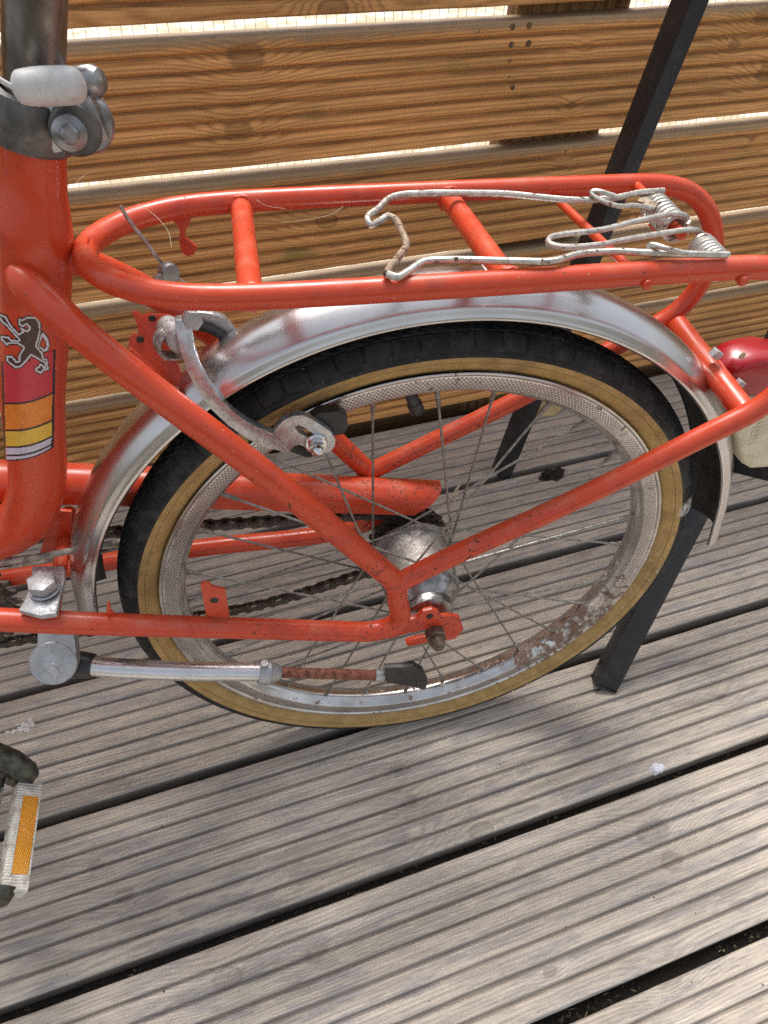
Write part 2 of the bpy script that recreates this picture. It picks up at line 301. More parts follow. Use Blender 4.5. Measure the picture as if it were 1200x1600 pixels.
# ------------------------------------------------------------------ mesh helpers
class MB:
    def __init__(s): s.v=[];s.f=[];s.mi=[];s.mats=[]
    def quadgrid(s,rows,closed_u=False,closed_v=False,mi=0):
        b=len(s.v); n=len(rows); k=len(rows[0])
        for r in rows: s.v+= [tuple(p) for p in r]
        for i in range(n if closed_u else n-1):
            for j in range(k if closed_v else k-1):
                i2=(i+1)%n; j2=(j+1)%k
                s.f.append((b+i*k+j,b+i*k+j2,b+i2*k+j2,b+i2*k+j)); s.mi.append(mi(i,j) if callable(mi) else mi)
        return b
    def cap(s,idx,mi=0): s.f.append(tuple(idx)); s.mi.append(mi)
    def tube(s,pts,r,n=14,caps=True,mi=0,squash=None):
        pts=[Vector(p) for p in pts]; rr=r if isinstance(r,(list,tuple)) else [r]*len(pts)
        T=[]
        for i in range(len(pts)):
            a=pts[max(i-1,0)]; c=pts[min(i+1,len(pts)-1)]; T.append((c-a).normalized())
        u=T[0].orthogonal().normalized()
        rows=[]
        for i,p in enumerate(pts):
            u=(u-T[i]*u.dot(T[i])).normalized(); w=T[i].cross(u)
            row=[]
            for k in range(n):
                a=2*PI*k/n; row.append(p+(u*math.cos(a)+w*math.sin(a))*rr[i])
            rows.append(row)
        b=s.quadgrid(rows,closed_v=True,mi=mi)
        if caps:
            s.cap([b+k for k in range(n)][::-1],mi); e=b+(len(pts)-1)*n; s.cap([e+k for k in range(n)],mi)
    def revolve(s,prof,c,axis,n=48,mi=0,closed=False,ref=None):
        axis=Vector(axis).normalized(); c=Vector(c); u=(Vector(ref) if ref else axis.orthogonal()).normalized(); w=axis.cross(u)
        rows=[]
        for i in range(n):
            a=2*PI*i/n; d=u*math.cos(a)+w*math.sin(a)
            rows.append([c+axis*h+d*r for h,r in prof])
        s.quadgrid(rows,closed_u=True,closed_v=closed,mi=mi)
    def box(s,c,ax,ay,az,mi=0):
        c=Vector(c);ax=Vector(ax);ay=Vector(ay);az=Vector(az);b=len(s.v)
        for i in(-1,1):
            for j in(-1,1):
                for k in(-1,1): s.v.append(tuple(c+ax*i+ay*j+az*k))
        for f in((0,1,3,2),(4,6,7,5),(0,4,5,1),(2,3,7,6),(0,2,6,4),(1,5,7,3)): s.f.append(tuple(b+q for q in f)); s.mi.append(mi)
    def plate(s,poly,depth,mi=0,hole=None):
        """poly: list of Vectors (planar-ish); depth: Vector thickness. hole: matching-count polygon -> ring"""
        b=len(s.v); n=len(poly); d=Vector(depth)
        s.v+=[tuple(p) for p in poly]+[tuple(Vector(p)+d) for p in poly]
        for i in range(n):
            j=(i+1)%n; s.f.append((b+i,b+j,b+n+j,b+n+i)); s.mi.append(mi)
        if hole is None:
            s.cap([b+i for i in range(n)][::-1],mi); s.cap([b+n+i for i in range(n)],mi)
        else:
            h=len(s.v); s.v+=[tuple(p) for p in hole]+[tuple(Vector(p)+d) for p in hole]
            for i in range(n):
                j=(i+1)%n
                s.f+= [(b+j,b+i,h+i,h+j),(b+n+i,b+n+j,h+n+j,h+n+i),(h+j,h+i,h+n+i,h+n+j)]; s.mi+=[mi]*3
    def mesh(s,name,mats,smooth=True,bevel=0,angle=35,off=None):
        me=bpy.data.meshes.new(name); me.from_pydata(s.v,[],s.f)
        for m in (mats if isinstance(mats,(list,tuple)) else [mats]): me.materials.append(m)
        me.polygons.foreach_set('material_index',s.mi)
        bm=bmesh.new(); bm.from_mesh(me)
        bmesh.ops.recalc_face_normals(bm,faces=bm.faces)
        if bevel:
            ed=[e for e in bm.edges if len(e.link_faces)==2 and e.calc_face_angle(0)>math.radians(angle)]
            bmesh.ops.bevel(bm,geom=ed,offset=bevel,segments=2,affect='EDGES',profile=.6,clamp_overlap=True)
        if off is not None: bmesh.ops.translate(bm,vec=off,verts=bm.verts)
        bm.to_mesh(me); bm.free()
        if smooth:
            me.polygons.foreach_set('use_smooth',[True]*len(me.polygons)); me.set_sharp_from_angle(angle=math.radians(angle))
        me.update(); return me
def link(name,me,parent=None,loc=None,rot=None,**props):
    o=bpy.data.objects.new(name,me); COL.objects.link(o)
    if parent: o.parent=parent
    if loc is not None: o.location=loc
    if rot is not None: o.rotation_euler=rot
    for k,v in props.items(): o[k]=v
    return o
def smooth_path(pts,sub=6):
    pts=[Vector(p) for p in pts]; out=[]
    n=len(pts)
    for i in range(n-1):
        p0=pts[i-1] if i>0 else pts[0]*2-pts[1]; p1=pts[i]; p2=pts[i+1]; p3=pts[i+2] if i+2<n else pts[-1]*2-pts[-2]
        t0=0;t1=t0+(p1-p0).length**.5;t2=t1+(p2-p1).length**.5;t3=t2+(p3-p2).length**.5
        for k in range(sub):
            t=t1+(t2-t1)*k/sub
            A1=p0*((t1-t)/(t1-t0))+p1*((t-t0)/(t1-t0)); A2=p1*((t2-t)/(t2-t1))+p2*((t-t1)/(t2-t1)); A3=p2*((t3-t)/(t3-t2))+p3*((t-t2)/(t3-t2))
            B1=A1*((t2-t)/(t2-t0))+A2*((t-t0)/(t2-t0)); B2=A2*((t3-t)/(t3-t1))+A3*((t-t1)/(t3-t1))
            out.append(B1*((t2-t)/(t2-t1))+B2*((t-t1)/(t2-t1)))
    out.append(pts[-1]); return out
def fillet(pts,r,sub=7):
    pts=[Vector(p) for p in pts]; out=[pts[0]]
    rs=r if isinstance(r,(list,tuple)) else [r]*(len(pts)-2)
    for i in range(1,len(pts)-1):
        p=pts[i]; a=(pts[i-1]-p); c=(pts[i+1]-p); L=min(rs[i-1],a.length*.48,c.length*.48)
        A=p+a.normalized()*L; C=p+c.normalized()*L
        for k in range(sub+1):
            t=k/sub; out.append(A*(1-t)**2+p*2*t*(1-t)+C*t*t)
    out.append(pts[-1]); return out

# ------------------------------------------------------------------ setting: ground, deck
mb=MB(); mb.quadgrid([[(-30,-30,-.13),(-30,30,-.13)],[(30,-30,-.13),(30,30,-.13)]]); link('ground',mb.mesh('ground',EARTH,False),kind='structure')
mb=MB(); mb.quadgrid([[(-6,.56,-.124),(-6,9,-.124)],[(6,.56,-.124),(6,9,-.124)]]); link('paving',mb.mesh('paving',PAVE,False),kind='structure')
FY=.4848       # front plane of the fence boards
D0,DP,DG=-.3181,.1619,.0115
mb=MB()
for jx in (-1.5,-.95,-.4,.15,.72,1.3,1.9,2.5): mb.box((jx,-.75,-.078),(.022,0,0),(0,1.25,0),(0,0,.045))
mb.quadgrid([[(-2,-1.9,-.121),(-2,.505,-.121)],[(3,-1.9,-.121),(3,.505,-.121)]])
deck=link('deck',mb.mesh('deck',SOIL,False),kind='structure')
def board_mesh(name,width,thick,ridges,x0,x1,depth,mat,seed,wavy=.0006,land=.56):
    """board lying in XY, top at z=0, running y=0..width; rounded reeds"""
    pitch=width/ridges; prof=[]
    e=.0022
    prof+=[(0,-thick),(0,-e*1.2),(.0006,-e*.45),(e*.9,0)]
    for i in range(ridges):
        yb=i*pitch; 
        if i>0:
            g0=yb-pitch*(1-land)/2; g1=yb+pitch*(1-land)/2; w=g1-g0
            prof+=[(g0-w*.04,0),(g0+w*.08,-depth*.12),(g0+w*.22,-depth*.52),(g0+w*.36,-depth*.92),(g0+w*.50,-depth),(g0+w*.64,-depth*.92),(g0+w*.78,-depth*.52),(g0+w*.92,-depth*.12),(g1+w*.04,0)]
    prof+=[(width-e*.9,0),(width-.0006,-e*.45),(width,-e*1.2),(width,-thick)]
    n=int((x1-x0)/.022); rows=[]
    for i in range(n+1):
        x=x0+(x1-x0)*i/n; row=[]
        for y,z in prof:
            a=noise.noise(Vector((x*9,y*60,seed*7.3)))*wavy; c=noise.noise(Vector((x*2.1,seed*3.1,y*6)))*wavy*1.6
            edge=(noise.noise(Vector((x*40,seed,z*10)))*.0006) if (y<.001 or y>width-.001) else 0
            row.append((x,y+c+edge,z+(a if z>-thick*.9 else 0)))
        rows.append(row)
    mb=MB(); b=mb.quadgrid(rows,closed_v=True); k=len(prof)
    mb.cap([b+j for j in range(k)]); mb.cap([b+n*k+j for j in range(k)])
    return mb.mesh(name,mat,True,0,34)
dm=[board_mesh('deck_board',DP-DG,.028,8,-1.1,1.9,.0040,DECK,s,.0006,.72) for s in range(4)]
k=-4;i=0
k=-9
while D0+DP*k<FY-.02:
    y0=D0+DP*k
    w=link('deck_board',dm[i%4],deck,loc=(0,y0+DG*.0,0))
    # nearer board's far edge ends DG before the next gap line
    k+=1;i+=1
# ------------------------------------------------------------------ fence
fence=bpy.data.objects.new('wooden_fence',None); COL.objects.link(fence); fence.location=(.3,FY,0)
fence['label']='brown ribbed timber fence of horizontal boards with narrow bright gaps behind the bicycle'; fence['category']='fence'
Z0,PF,FG=.5788,.1391,.0135
fm=[board_mesh('board',PF-FG,.024,8,-1.3,2.4,.0048,FENCE,10+s,.0008,.42) for s in range(3)]
ROTF=Matrix.Rotation(math.radians(90),3,'X')
for n_,kk in enumerate(range(-2,5)):
    zb=Z0-PF*kk          # bottom front edge
    if zb<.0: continue
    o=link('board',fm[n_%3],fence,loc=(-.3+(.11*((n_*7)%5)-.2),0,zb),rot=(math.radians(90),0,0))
# local y->world z ; local z->world -y : top face (z=0) looks towards the camera
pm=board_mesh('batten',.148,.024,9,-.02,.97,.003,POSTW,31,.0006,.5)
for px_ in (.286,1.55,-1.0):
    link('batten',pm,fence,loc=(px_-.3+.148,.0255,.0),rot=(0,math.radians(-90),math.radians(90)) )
mb=MB(); mb.box((0,.036,.0),(1.8,0,0),(0,.010,0),(0,0,.130)); link('light_stop_board',mb.mesh('light_stop_board',POSTW,False),fence,loc=(.3,0,0))  # unseen board added behind the fence foot to block light from below
SCREW=plain('dark screw stain',(.12,.075,.04),(.22,.13,.06),.8)
for a,c in ((801,42),(827,40),(799,70),(826,68),(797,95),(796,120),(801,137),(884,237)):
    p=wy(a,c,FY-.0003)-fence.location; m_=MB(); q_=.0024+.0012*math.sin(a*7.); m_.revolve([(0,q_),(-.0004,q_*.8),(-.0004,.0)],p,(0,1,0),10); link('screw',m_.mesh('screw',SCREW),fence)
# wire mesh behind the fence
mb=MB()
x=-1.1
while x<2.2:
    mb.tube([(x,FY+.085,0),(x+.004,FY+.085,.90)],.00035,4,False); x+=.0118+random.uniform(-.001,.001)
z=.02
while z<.90: mb.tube([(-1.1,FY+.086,z),(2.2,FY+.086,z)],.0003,4,False); z+=.0508
for x in (-1.1,.55,2.2): mb.tube([(x,FY+.086,-.13),(x,FY+.086,.91)],.006,8)
link('wire_mesh',mb.mesh('wire_mesh',STEEL),label='fine wire mesh strung behind the timber fence gaps',category='wire mesh')

# ------------------------------------------------------------------ black metal trestle
tr=bpy.data.objects.new('metal_trestle',None); COL.objects.link(tr); tr.location=(.36,.15,0)
tr['label']='black square tube metal trestle the bicycle leans beside'; tr['category']='trestle'
def bar(name,a,c,w,h,ref,ext=0):
    a=Vector(a);c=Vector(c);t=(c-a).normalized();u=(Vector(ref)-t*Vector(ref).dot(t)).normalized();v=t.cross(u)
    mb=MB(); mb.box((a+c)/2,u*w/2,v*h/2,(c-a)/2); o=link(name,mb.mesh(name,BLACKM,True,.0015,35,off=-tr.location),tr); return o
F1=wz(783,738,0); 
A1=wy(1078,0,F1.y+.0); 
bar('leg',F1,F1+(A1-F1)*1.6,.020,.030,(1,0,0))
F2=wz(945,1075,0.)+Vector((0,.004,0))
T2=wy(1217,540,F2.y+.165)
bar('leg',F2,F2+(T2-F2)*1.9,.0275,.024,(1,-.35,0))
cb0=wy(1120,712,.085); cb1=wy(1290,752,-.02)
bar('crossbar',cb0,cb1,.024,.016,(0,0,1))
# dark foot cap of the near leg
tdir=(T2-F2).normalized()
mb=MB(); u=(Vector((1,-.35,0))-tdir*Vector((1,-.35,0)).dot(tdir)).normalized(); v=tdir.cross(u)
mb.box(F2+tdir*.002,u*.0132,v*.012,tdir*.003); link('foot_cap',mb.mesh('foot_cap',RUBBER,True,.0008,off=-tr.location),tr)

# ------------------------------------------------------------------ bicycle
H0=.25915
OFF=Vector((0,0,H0))
bike=bpy.data.objects.new('bicycle',None); COL.objects.link(bike)
bike.matrix_world=Matrix.Translation(TB-RB@OFF)@RB.to_4x4()
bike['label']='worn red folding bicycle seen at its rear wheel and luggage rack on the grey deck'; bike['category']='bicycle'
def part(name,mb,mat,parent=None,smooth=True,bevel=0,angle=35,**k):
    me=mb.mesh(name,mat,smooth,bevel,angle,off=OFF)
    return link(name,me,parent or bike,**k)
V=Vector
# --- main frame tube
axis=[(-.155,.582),(-.1905,.466),(-.2205,.3745),(-.2225,.367),(-.2262,.355),(-.2300,.343),(-.2335,.332),(-.2402,.310),(-.2520,.271),(-.2645,.230),(-.2722,.200),(-.2795,.170),(-.2885,.145),(-.303,.122),(-.326,.109),(-.360,.103),(-.42,.101),(-.60,.105)]
frame_pts=[(x,0,z) for x,z in axis[2:]]; rr=[.0154,.0154,.0160,.0182,.0200,.0204,.0199,.0189,.0186,.0185,.0185,.0185,.0185,.0185,.0185,.0185]
sp=smooth_path(frame_pts,4); rads=[]
for i in range(len(frame_pts)-1):
    for q in range(4): rads.append(rr[i]*(1-q/4)+rr[i+1]*q/4)
rads.append(rr[-1])
mb=MB(); mb.tube(sp,rads,40); ft=part('frame_tube',mb,RED)
# decal on the main tube
DC=[plain('decal '+n,c,c2,.35,90.,.05) for n,c,c2 in (('black',(.022,.014,.014),(.03,.02,.02)),('crimson',(.60,.035,.055),(.52,.03,.05)),('orange',(.80,.24,.025),(.70,.17,.02)),('yellow',(.78,.48,.05),(.68,.40,.05)),('lilac white',(.62,.55,.66),(.52,.46,.55)),('brown',(.075,.03,.025),(.055,.022,.02)),('white',(.66,.62,.64),(.56,.52,.55)))]
def inside(p,poly):
    x,y=p; c=False; j=len(poly)-1
    for i in range(len(poly)):
        xi,yi=poly[i]; xj,yj=poly[j]
        if (yi>y)!=(yj>y) and x<(xj-xi)*(y-yi)/(yj-yi)+xi: c=not c
        j=i
    return c
def segd(p,poly,closed=True):
    best=9e9; n=len(poly)
    for i in range(n if closed else n-1):
        ax,ay=poly[i]; bx_,by_=poly[(i+1)%n]; dx,dy=bx_-ax,by_-ay; t=max(0,min(1,((p[0]-ax)*dx+(p[1]-ay)*dy)/(dx*dx+dy*dy+1e-9)))
        best=min(best,math.hypot(p[0]-ax-t*dx,p[1]-ay-t*dy))
    return best
def cz(l): return [(x/6.15,480+y/6.15) for x,y in l]
# heraldic lion outline, measured on the tube
lion=cz([(180,110),(215,118),(255,95),(345,95),(385,150),(390,230),(372,310),(352,370),(410,440),(420,490),(455,500),(468,600),(420,610),(398,640),(345,620),(335,585),(370,570),(385,540),(415,555),(425,575),(432,540),(395,520),(300,465),(265,510),(205,575),(150,585),(95,548),(65,520),(58,470),(120,470),(160,520),(182,515),(178,465),(225,390),(165,352),(85,352),(70,372),(5,310),(5,275),(85,285),(110,315),(182,318),(60,180),(20,150),(-20,90),(-20,60),(55,85),(105,170),(180,255),(215,235),(185,190),(262,225),(282,200),(255,170),(215,195),(175,160)])
tailp=cz([(352,370),(395,260),(410,240),(455,290),(475,360),(455,420),(415,430),(395,400)])
tailin=cz([(372,365),(408,285),(440,330),(448,375),(430,405),(410,395)])
box_=cz([(22,560),(10,500),(60,500),(500,420),(520,400),(505,800),(500,1345),(350,1440),(200,1470),(60,1465)])
def decal_code(p):
    X,Y=p[0]*6.15,(p[1]-480)*6.15
    d=segd(p,lion)
    if inside(p,lion):
        if d<2.6: return 6
        return 5
    if d<1.7: return 6 if False else 0
    if inside(p,tailp):
        if inside(p,tailin): return None if segd(p,tailin)>1.2 else 0
        return 6
    if segd(p,tailp)<1.5: return 0
    if X<22+ (Y-500)*.03 -12 or X>528-(Y-500)*.018+4: return None
    if Y<(520 if X<300 else 560-.32*(X-60)*1.0): return None
    yb=lambda y0,c: y0-c*(max(X-130,0)/380)**2*1.0
    lo=yb(1475,125)
    if Y>lo: return None
    if X<22+(Y-500)*.03+8 or X>505-(Y-500)*.018+4: return 0
    for y0,c in ((925,105),(1185,105),(1345,110),(1425,115)):
        if abs(Y-yb(y0,c))<10: return 0
    if Y>lo-14: return 0
    if Y<yb(925,105): return 1
    if Y<yb(1185,105): return 2
    if Y<yb(1345,110): return 3
    return 4
def tubehit(px,py):
    # the ray onto the tube, by marching along it against the swept radius
    d=bray(px,py).normalized(); t=.30
    for _ in range(60):
        p=CB+d*t; best=9
        for (a,ra),(c,rc) in segs:
            ab=c-a; u=max(0,min(1,(p-a).dot(ab)/ab.length_squared)); q=a+ab*u; best=min(best,(p-q).length-(ra+(rc-ra)*u))
        if best<.00002: break
        t+=best*.95
    q=p; nrm=None
    return p-d*.00035
segs=[((V(frame_pts[i]),rr[i]),(V(frame_pts[i+1]),rr[i+1])) for i in range(4,11)]
step=1.0; gx=[-14+step*i for i in range(int(104/step)+1)]; gy=[486+step*i for i in range(int(238/step)+1)]
mb=MB(); cache={}
def gv(i,j):
    if (i,j) not in cache:
        cache[(i,j)]=len(mb.v); mb.v.append(tuple(tubehit(gx[i],gy[j])))
    return cache[(i,j)]
for j in range(len(gy)-1):
    for i in range(len(gx)-1):
        c=decal_code((gx[i]+step/2,gy[j]+step/2))
        if c is None: continue
        mb.f.append((gv(i,j),gv(i+1,j),gv(i+1,j+1),gv(i,j+1))); mb.mi.append(c)
dec=part('lion_decal',mb,DC,ft,angle=60)
# --- seat post and clamp
mb=MB(); mb.tube([(x,0,z) for x,z in [(-.150,.600),(-.2245,.3605)]],.0134,36); part('seat_post',mb,POSTM)
ax=V((.0335,0,.11)).normalized(); sc=V((-.2176,0,.3845))
mb=MB(); mb.revolve([(-.011,.0165),(-.011,.0182),(-.009,.0192),(.009,.0192),(.012,.0182),(.0125,.0140)],sc,ax,48)
cl=part('seat_clamp',mb,CLAMPD)
def bp3(px,py,y): return bpt(px,py,y)
def disc(name,c,axis,prof,mat,parent,n=32,**k):
    m=MB(); m.revolve(prof,c,axis,n); return part(name,m,mat,parent,**k)
ya=V((.18,-1,.05)).normalized()
# ears of the clamp and cam
c1=bp3(118,200,-.012)
mb=MB(); mb.box(bp3(108,190,-.008),V((.016,0,.003)),V((0,.008,0)),V((-.002,0,.010))); part('clamp_ear',mb,CLAMPM,cl,bevel=.003)
disc('cam',bp3(132,190,-.006),ya,[(-.022,0),(-.022,.0115),(-.020,.0128),(-.004,.0135),(.004,.0135),(.006,.012),(.006,.0)],CLAMPM,cl)
disc('washer',bp3(118,200,-.014),ya,[(-.002,0),(-.002,.0118),(.0035,.0118),(.005,.0105),(.005,0)],CLAMPD,cl)
disc('nut',bp3(108,206,-.020),ya,[(-.002,0),(-.002,.0082),(.003,.0078),(.004,.0055),(.0045,.0045),(.0065,.0042),(.0075,.003),(.0075,0)],CLAMPM,cl)
disc('pivot_cap',bp3(138,128,-.004),V((1,-.5,.2)),[(-.012,0),(-.012,.007),(.004,.007),(.007,.005),(.008,0)],CLAMPM,cl)
mb=MB(); la=bp3(30,137,-.034); lb=bp3(118,133,-.024)
mb.tube(smooth_path([la+(la-lb).normalized()*.003,la,(la*.7+lb*.3),(la*.3+lb*.7),lb,lb+(lb-la).normalized()*.004],4),[.0015,.0035,.0048,.0058,.0064,.0068,.0071,.0073,.0075,.0076,.0077,.0077,.0077,.0077,.0076,.0075,.0073,.0069,.0062,.0052,.003],22)
lv=part('lever',mb,WHITEPL,cl)
mb=MB(); mb.tube([la+(la-lb).normalized()*.002,bp3(-8,120,-.034)],.0012,8); part('lever_tip',mb,WHITEPL,cl)
# --- stays: one bent tube profile on each side
def mirror(pts): return [(x,-y,z) for x,y,z in pts]
TR=.0085
rear_prof=[(-.0364,.0733),(.0037,.0937),(.0962,.1400),(.1924,.1975),(.2120,.2085),(.2260,.2230),(.2335,.2480),(.2290,.2750),(.2140,.2970),(.1950,.3110),(.170,.3175),(.130,.3180)]
def side_rail(s,name,r):
    pts=[(x,.0635*s,z) for x,z in rear_prof]
    top=[(.02,.0640*s,.318),(-.09,.0632*s,.318),(-.135,.0615*s,.318),(-.165,.0560*s,.318),(-.190,.0410*s,.318),(-.2060,.0215*s,.318),(-.2120,.0,.318)]
    return pts,top
def chaikin(pts,it=2):
    pts=[V(p) for p in pts]
    for _ in range(it):
        q=[pts[0]]
        for a,c in zip(pts[:-1],pts[1:]): q+=[a*.75+c*.25,a*.25+c*.75]
        q.append(pts[-1]); pts=q
    return pts
pn,tn=side_rail(-1,'',0); pf_,tf_=side_rail(1,'',0)
pn[0]=(-.0364,-.066,.0733)
full=pn[:]+tn+[p for p in reversed(tf_)][1:]+[p for p in reversed(pf_)]
path=chaikin(full,2)
def rackr(p):
    return .0079 if p.z<.2 else (.0068 if p.z>.3 else .0068+.0011*(.3-p.z)/.1)
mb=MB(); mb.tube(path,[rackr(p) for p in path],20)
rack=part('rack_rail',mb,RED)
# near side stay
def stay(s):
    y=lambda v:v*s
    P_=[V(bpt(14,418,-.0195)),V(bpt(60,462,-.026)),V(bpt(112,508,-.037)),V(bpt(230,603,-.053)),V(bpt(420,746,-.0625)),V(bpt(600,893,-.0655)),V((-.0364,-.066,.0745))]
    if s>0: P_=[V((p.x,-p.y,p.z)) for p in P_]
    return P_
for s in (-1,1):
    P_=stay(s); sp=smooth_path(P_,5); R_=[.003,.0062,.0082,.0092]+[.0096]*6+[.0090]*(len(sp)-10)
    mb=MB(); mb.tube(sp,R_,22); part('seat_stay',mb,RED)
# chainstays: near one curls up into the node
cs=[V((-.52,-.050,.142)),V((-.3205,-.0625,.0865)),V((-.1954,-.064,.0515)),V((-.0850,-.065,.0205)),V((-.052,-.0655,.0120)),V((-.0385,-.066,.022)),V((-.0345,-.066,.040)),V((-.0364,-.066,.0745))]
cs2=chaikin([cs[0],cs[1],cs[2],cs[3],V((-.050,-.0655,.0105)),V((-.0290,-.066,.024)),V((-.0350,-.066,.050)),V((-.0364,-.066,.0745))],3)
mb=MB(); mb.tube(cs2,TR,22); part('chain_stay',mb,RED)
mb=MB(); mb.tube(chaikin([V((-.52,.050,-.0)),V((-.36,.062,-.006)),V((-.2,.063,.0035)),V((-.10,.064,-.003)),V((-.05,.065,-.0)),V((-.0300,.065,.020)),V((-.0323,.065,.0627))],3),.0085,20); part('chain_stay',mb,RED)
# weld beads
for s in (-1,1):
    mb=MB(); mb.revolve([(-.010,.004),(-.007,.0082),(0,.0098),(.006,.0084),(.010,.003)],V((-.0364,.066*s,.0750 if s<0 else .066)),V((.35,0,.9)),16); part('weld',mb,RED)
mb=MB(); mb.tube(smooth_path([V((-.206,.000,.3175)),V((-.2125,0,.3165)),V((-.222,0,.314))],3),[.0080,.0062,.0058,.0060,.0068,.0074,.0080],16); part('rack_bridge',mb,RED)
# cross bars of the rack
for (x0,x1) in ((-.1225,-.1240),(.0135,.0160)):
    mb=MB(); mb.tube([(x0,.059,.3155),(x1,-.059,.3155)],.0068,18)
    for q in (-1,1):
        pts_=[]
        for i in range(19):
            a_=2*PI*i/18; rr_=.0071+.0006*math.sin(i*2.3); pts_.append(V((x0+(x1-x0)*(1 if q<0 else 0)+rr_*math.cos(a_),q*.0575,.3155+rr_*math.sin(a_))))
        mb.tube(pts_,.0014,8,False)
    part('cross_bar',mb,RED)
def peg(a,c,r=.0028):
    a=V(a);c=V(c);mb=MB(); mb.tube([a,c],r,12); mb.revolve([(-.001,r),(-.001,.0031),(.0012,.0032),(.0022,.0026),(.0028,0)],c,(c-a),16); part('cross_rod',mb,RED)
peg((.0905,.064,.3115),bpt(1010,444,-.0700))
peg((.1480,.060,.3185),(.1412,-.0180,.3178),.0032)
peg((.1450,-.030,.3175),bpt(1160,438,-.0700),.0028)
# rear light tube between the stays
ct0=V(bpt(1058,508,.052)); ct1=V(bpt(1164,646,-.058))
mb=MB(); mb.tube([ct0,ct1],.0086,20); part('cross_tube',mb,RED)
# rack hook tab and small clips
def pxplate(name,pts,y,th,mat,parent=None,bevel=.0004,hole=None,zplane=None):
    P_=[V(bpt(a,c,y)) for a,c in pts]
    mb=MB(); mb.plate(P_,(0,th,0)); return part(name,mb,mat,parent,bevel=bevel)
pxplate('pump_hook',[(266,342),(300,338),(296,352),(290,358),(291,372),(301,381),(309,387),(303,398),(292,401),(283,394),(280,378),(281,362),(277,352)],.058,.0025,RED)
def cyl(name,c,axis,r,h,mat,parent=None,n=20):
    m=MB(); m.revolve([(-h/2,0),(-h/2,r*.92),(-h/2+r*.1,r),(h/2-r*.1,r),(h/2,r*.92),(h/2,0)],c,axis,n); return part(name,m,mat,parent)
def hexnut(name,c,axis,r,h,mat,parent=None):
    a=V(axis).normalized(); u=a.orthogonal().normalized(); w=a.cross(u); c=V(c)
    poly=[c-a*h/2+(u*math.cos(PI/3*i)+w*math.sin(PI/3*i))*r for i in range(6)]
    m=MB(); m.plate(poly,a*h); return part(name,m,mat,parent,bevel=min(r*.12,.0008))
# --- spring clip on the rack
ZC=.3265
def zp(px,py,z=ZC): return V(bz(px,py,z))
wireA=[zp(1037,298),zp(1000,301),zp(960,309),zp(905,313,.3265),zp(860,310),zp(790,303),zp(740,302,.3265),zp(640,303,.3265),zp(612,308),zp(592,325,.327),zp(574,341,.327),zp(578,351,.325),zp(592,346,.324),zp(606,337,.325)]
wireA2=[zp(606,337,.325),zp(618,343,.325),zp(628,362,.326),zp(635,382,.3265),zp(624,400,.327),zp(609,418,.328),zp(604,428,.328)]
wireA3=[zp(604,428,.328),zp(620,433,.327),zp(638,424,.327),zp(662,409,.3275),zp(700,406,.328),zp(800,408,.328),zp(862,408,.328),zp(905,397,.328),zp(960,393,.328),zp(1010,395,.328),zp(1080,397,.328),zp(1138,398,.327)]
sc_=bpy.data.objects.new('spring_clip',None); COL.objects.link(sc_); sc_.parent=bike
mb=MB(); mb.tube(smooth_path(wireA,5),.0020,10); part('clamp_wire',mb,WIRE,sc_)
mb=MB(); mb.tube(smooth_path(wireA2,6),.0021,10); part('clamp_wire',mb,WIRERUST,sc_)
mb=MB(); mb.tube(smooth_path(wireA3,5),.0020,10); part('clamp_wire',mb,WIRE,sc_)
def coil(name,a,c,turns,R_,r):
    a=V(a);c=V(c);t=(c-a).normalized();u=t.orthogonal().normalized();w=t.cross(u);pts=[]
    n=int(turns*16)
    for i in range(n+1):
        an=2*PI*i/16; pts.append(a+(c-a)*(i/n)+(u*math.cos(an)+w*math.sin(an))*R_)
    m=MB(); m.tube(pts,r,8); return part(name,m,WIRE,sc_)
coil('coil',(.1450,.0300,.3180),(.1415,-.0120,.3180),9.5,.0072,.00175)
coil('coil',(.1450,-.0330,.3170),(.1420,-.0620,.3170),8.5,.0072,.00175)
mb=MB(); mb.tube(smooth_path([zp(1070,352,.316),zp(1072,338,.325),zp(1055,334,.327),zp(1000,344),zp(940,359),zp(880,366),zp(860,371),zp(858,380),zp(880,386),zp(940,382),zp(965,377),zp(1040,364),zp(1084,359,.327),zp(1098,366,.322)],5),.0017,10); part('tongue_wire',mb,WIRE,sc_)
mb=MB(); mb.tube(smooth_path([zp(960,306,.330),zp(935,299,.332),zp(924,300,.331),zp(932,309,.329),zp(965,322,.327),zp(990,321,.326),zp(1020,326,.324)],5),.0015,8); part('retaining_wire',mb,WIRE,sc_)
mb=MB(); mb.tube(smooth_path([zp(1075,397,.329),zp(1040,388,.332),zp(1015,383,.331),zp(1014,390,.329),zp(1026,400,.326)],5),.0015,8); part('retaining_wire',mb,WIRE,sc_)
pxplate('clip_tab',[(1014,352),(1030,342),(1044,352),(1030,362),(1020,361)],.030,.002,RED)
mb=MB(); mb.plate([zp(995,316,.3235),zp(1004,304,.3235),zp(1026,322,.3235),zp(1022,330,.3235)],(0,0,.0012)); part('clip_leaf',mb,WIRERUST,sc_,bevel=.0003)
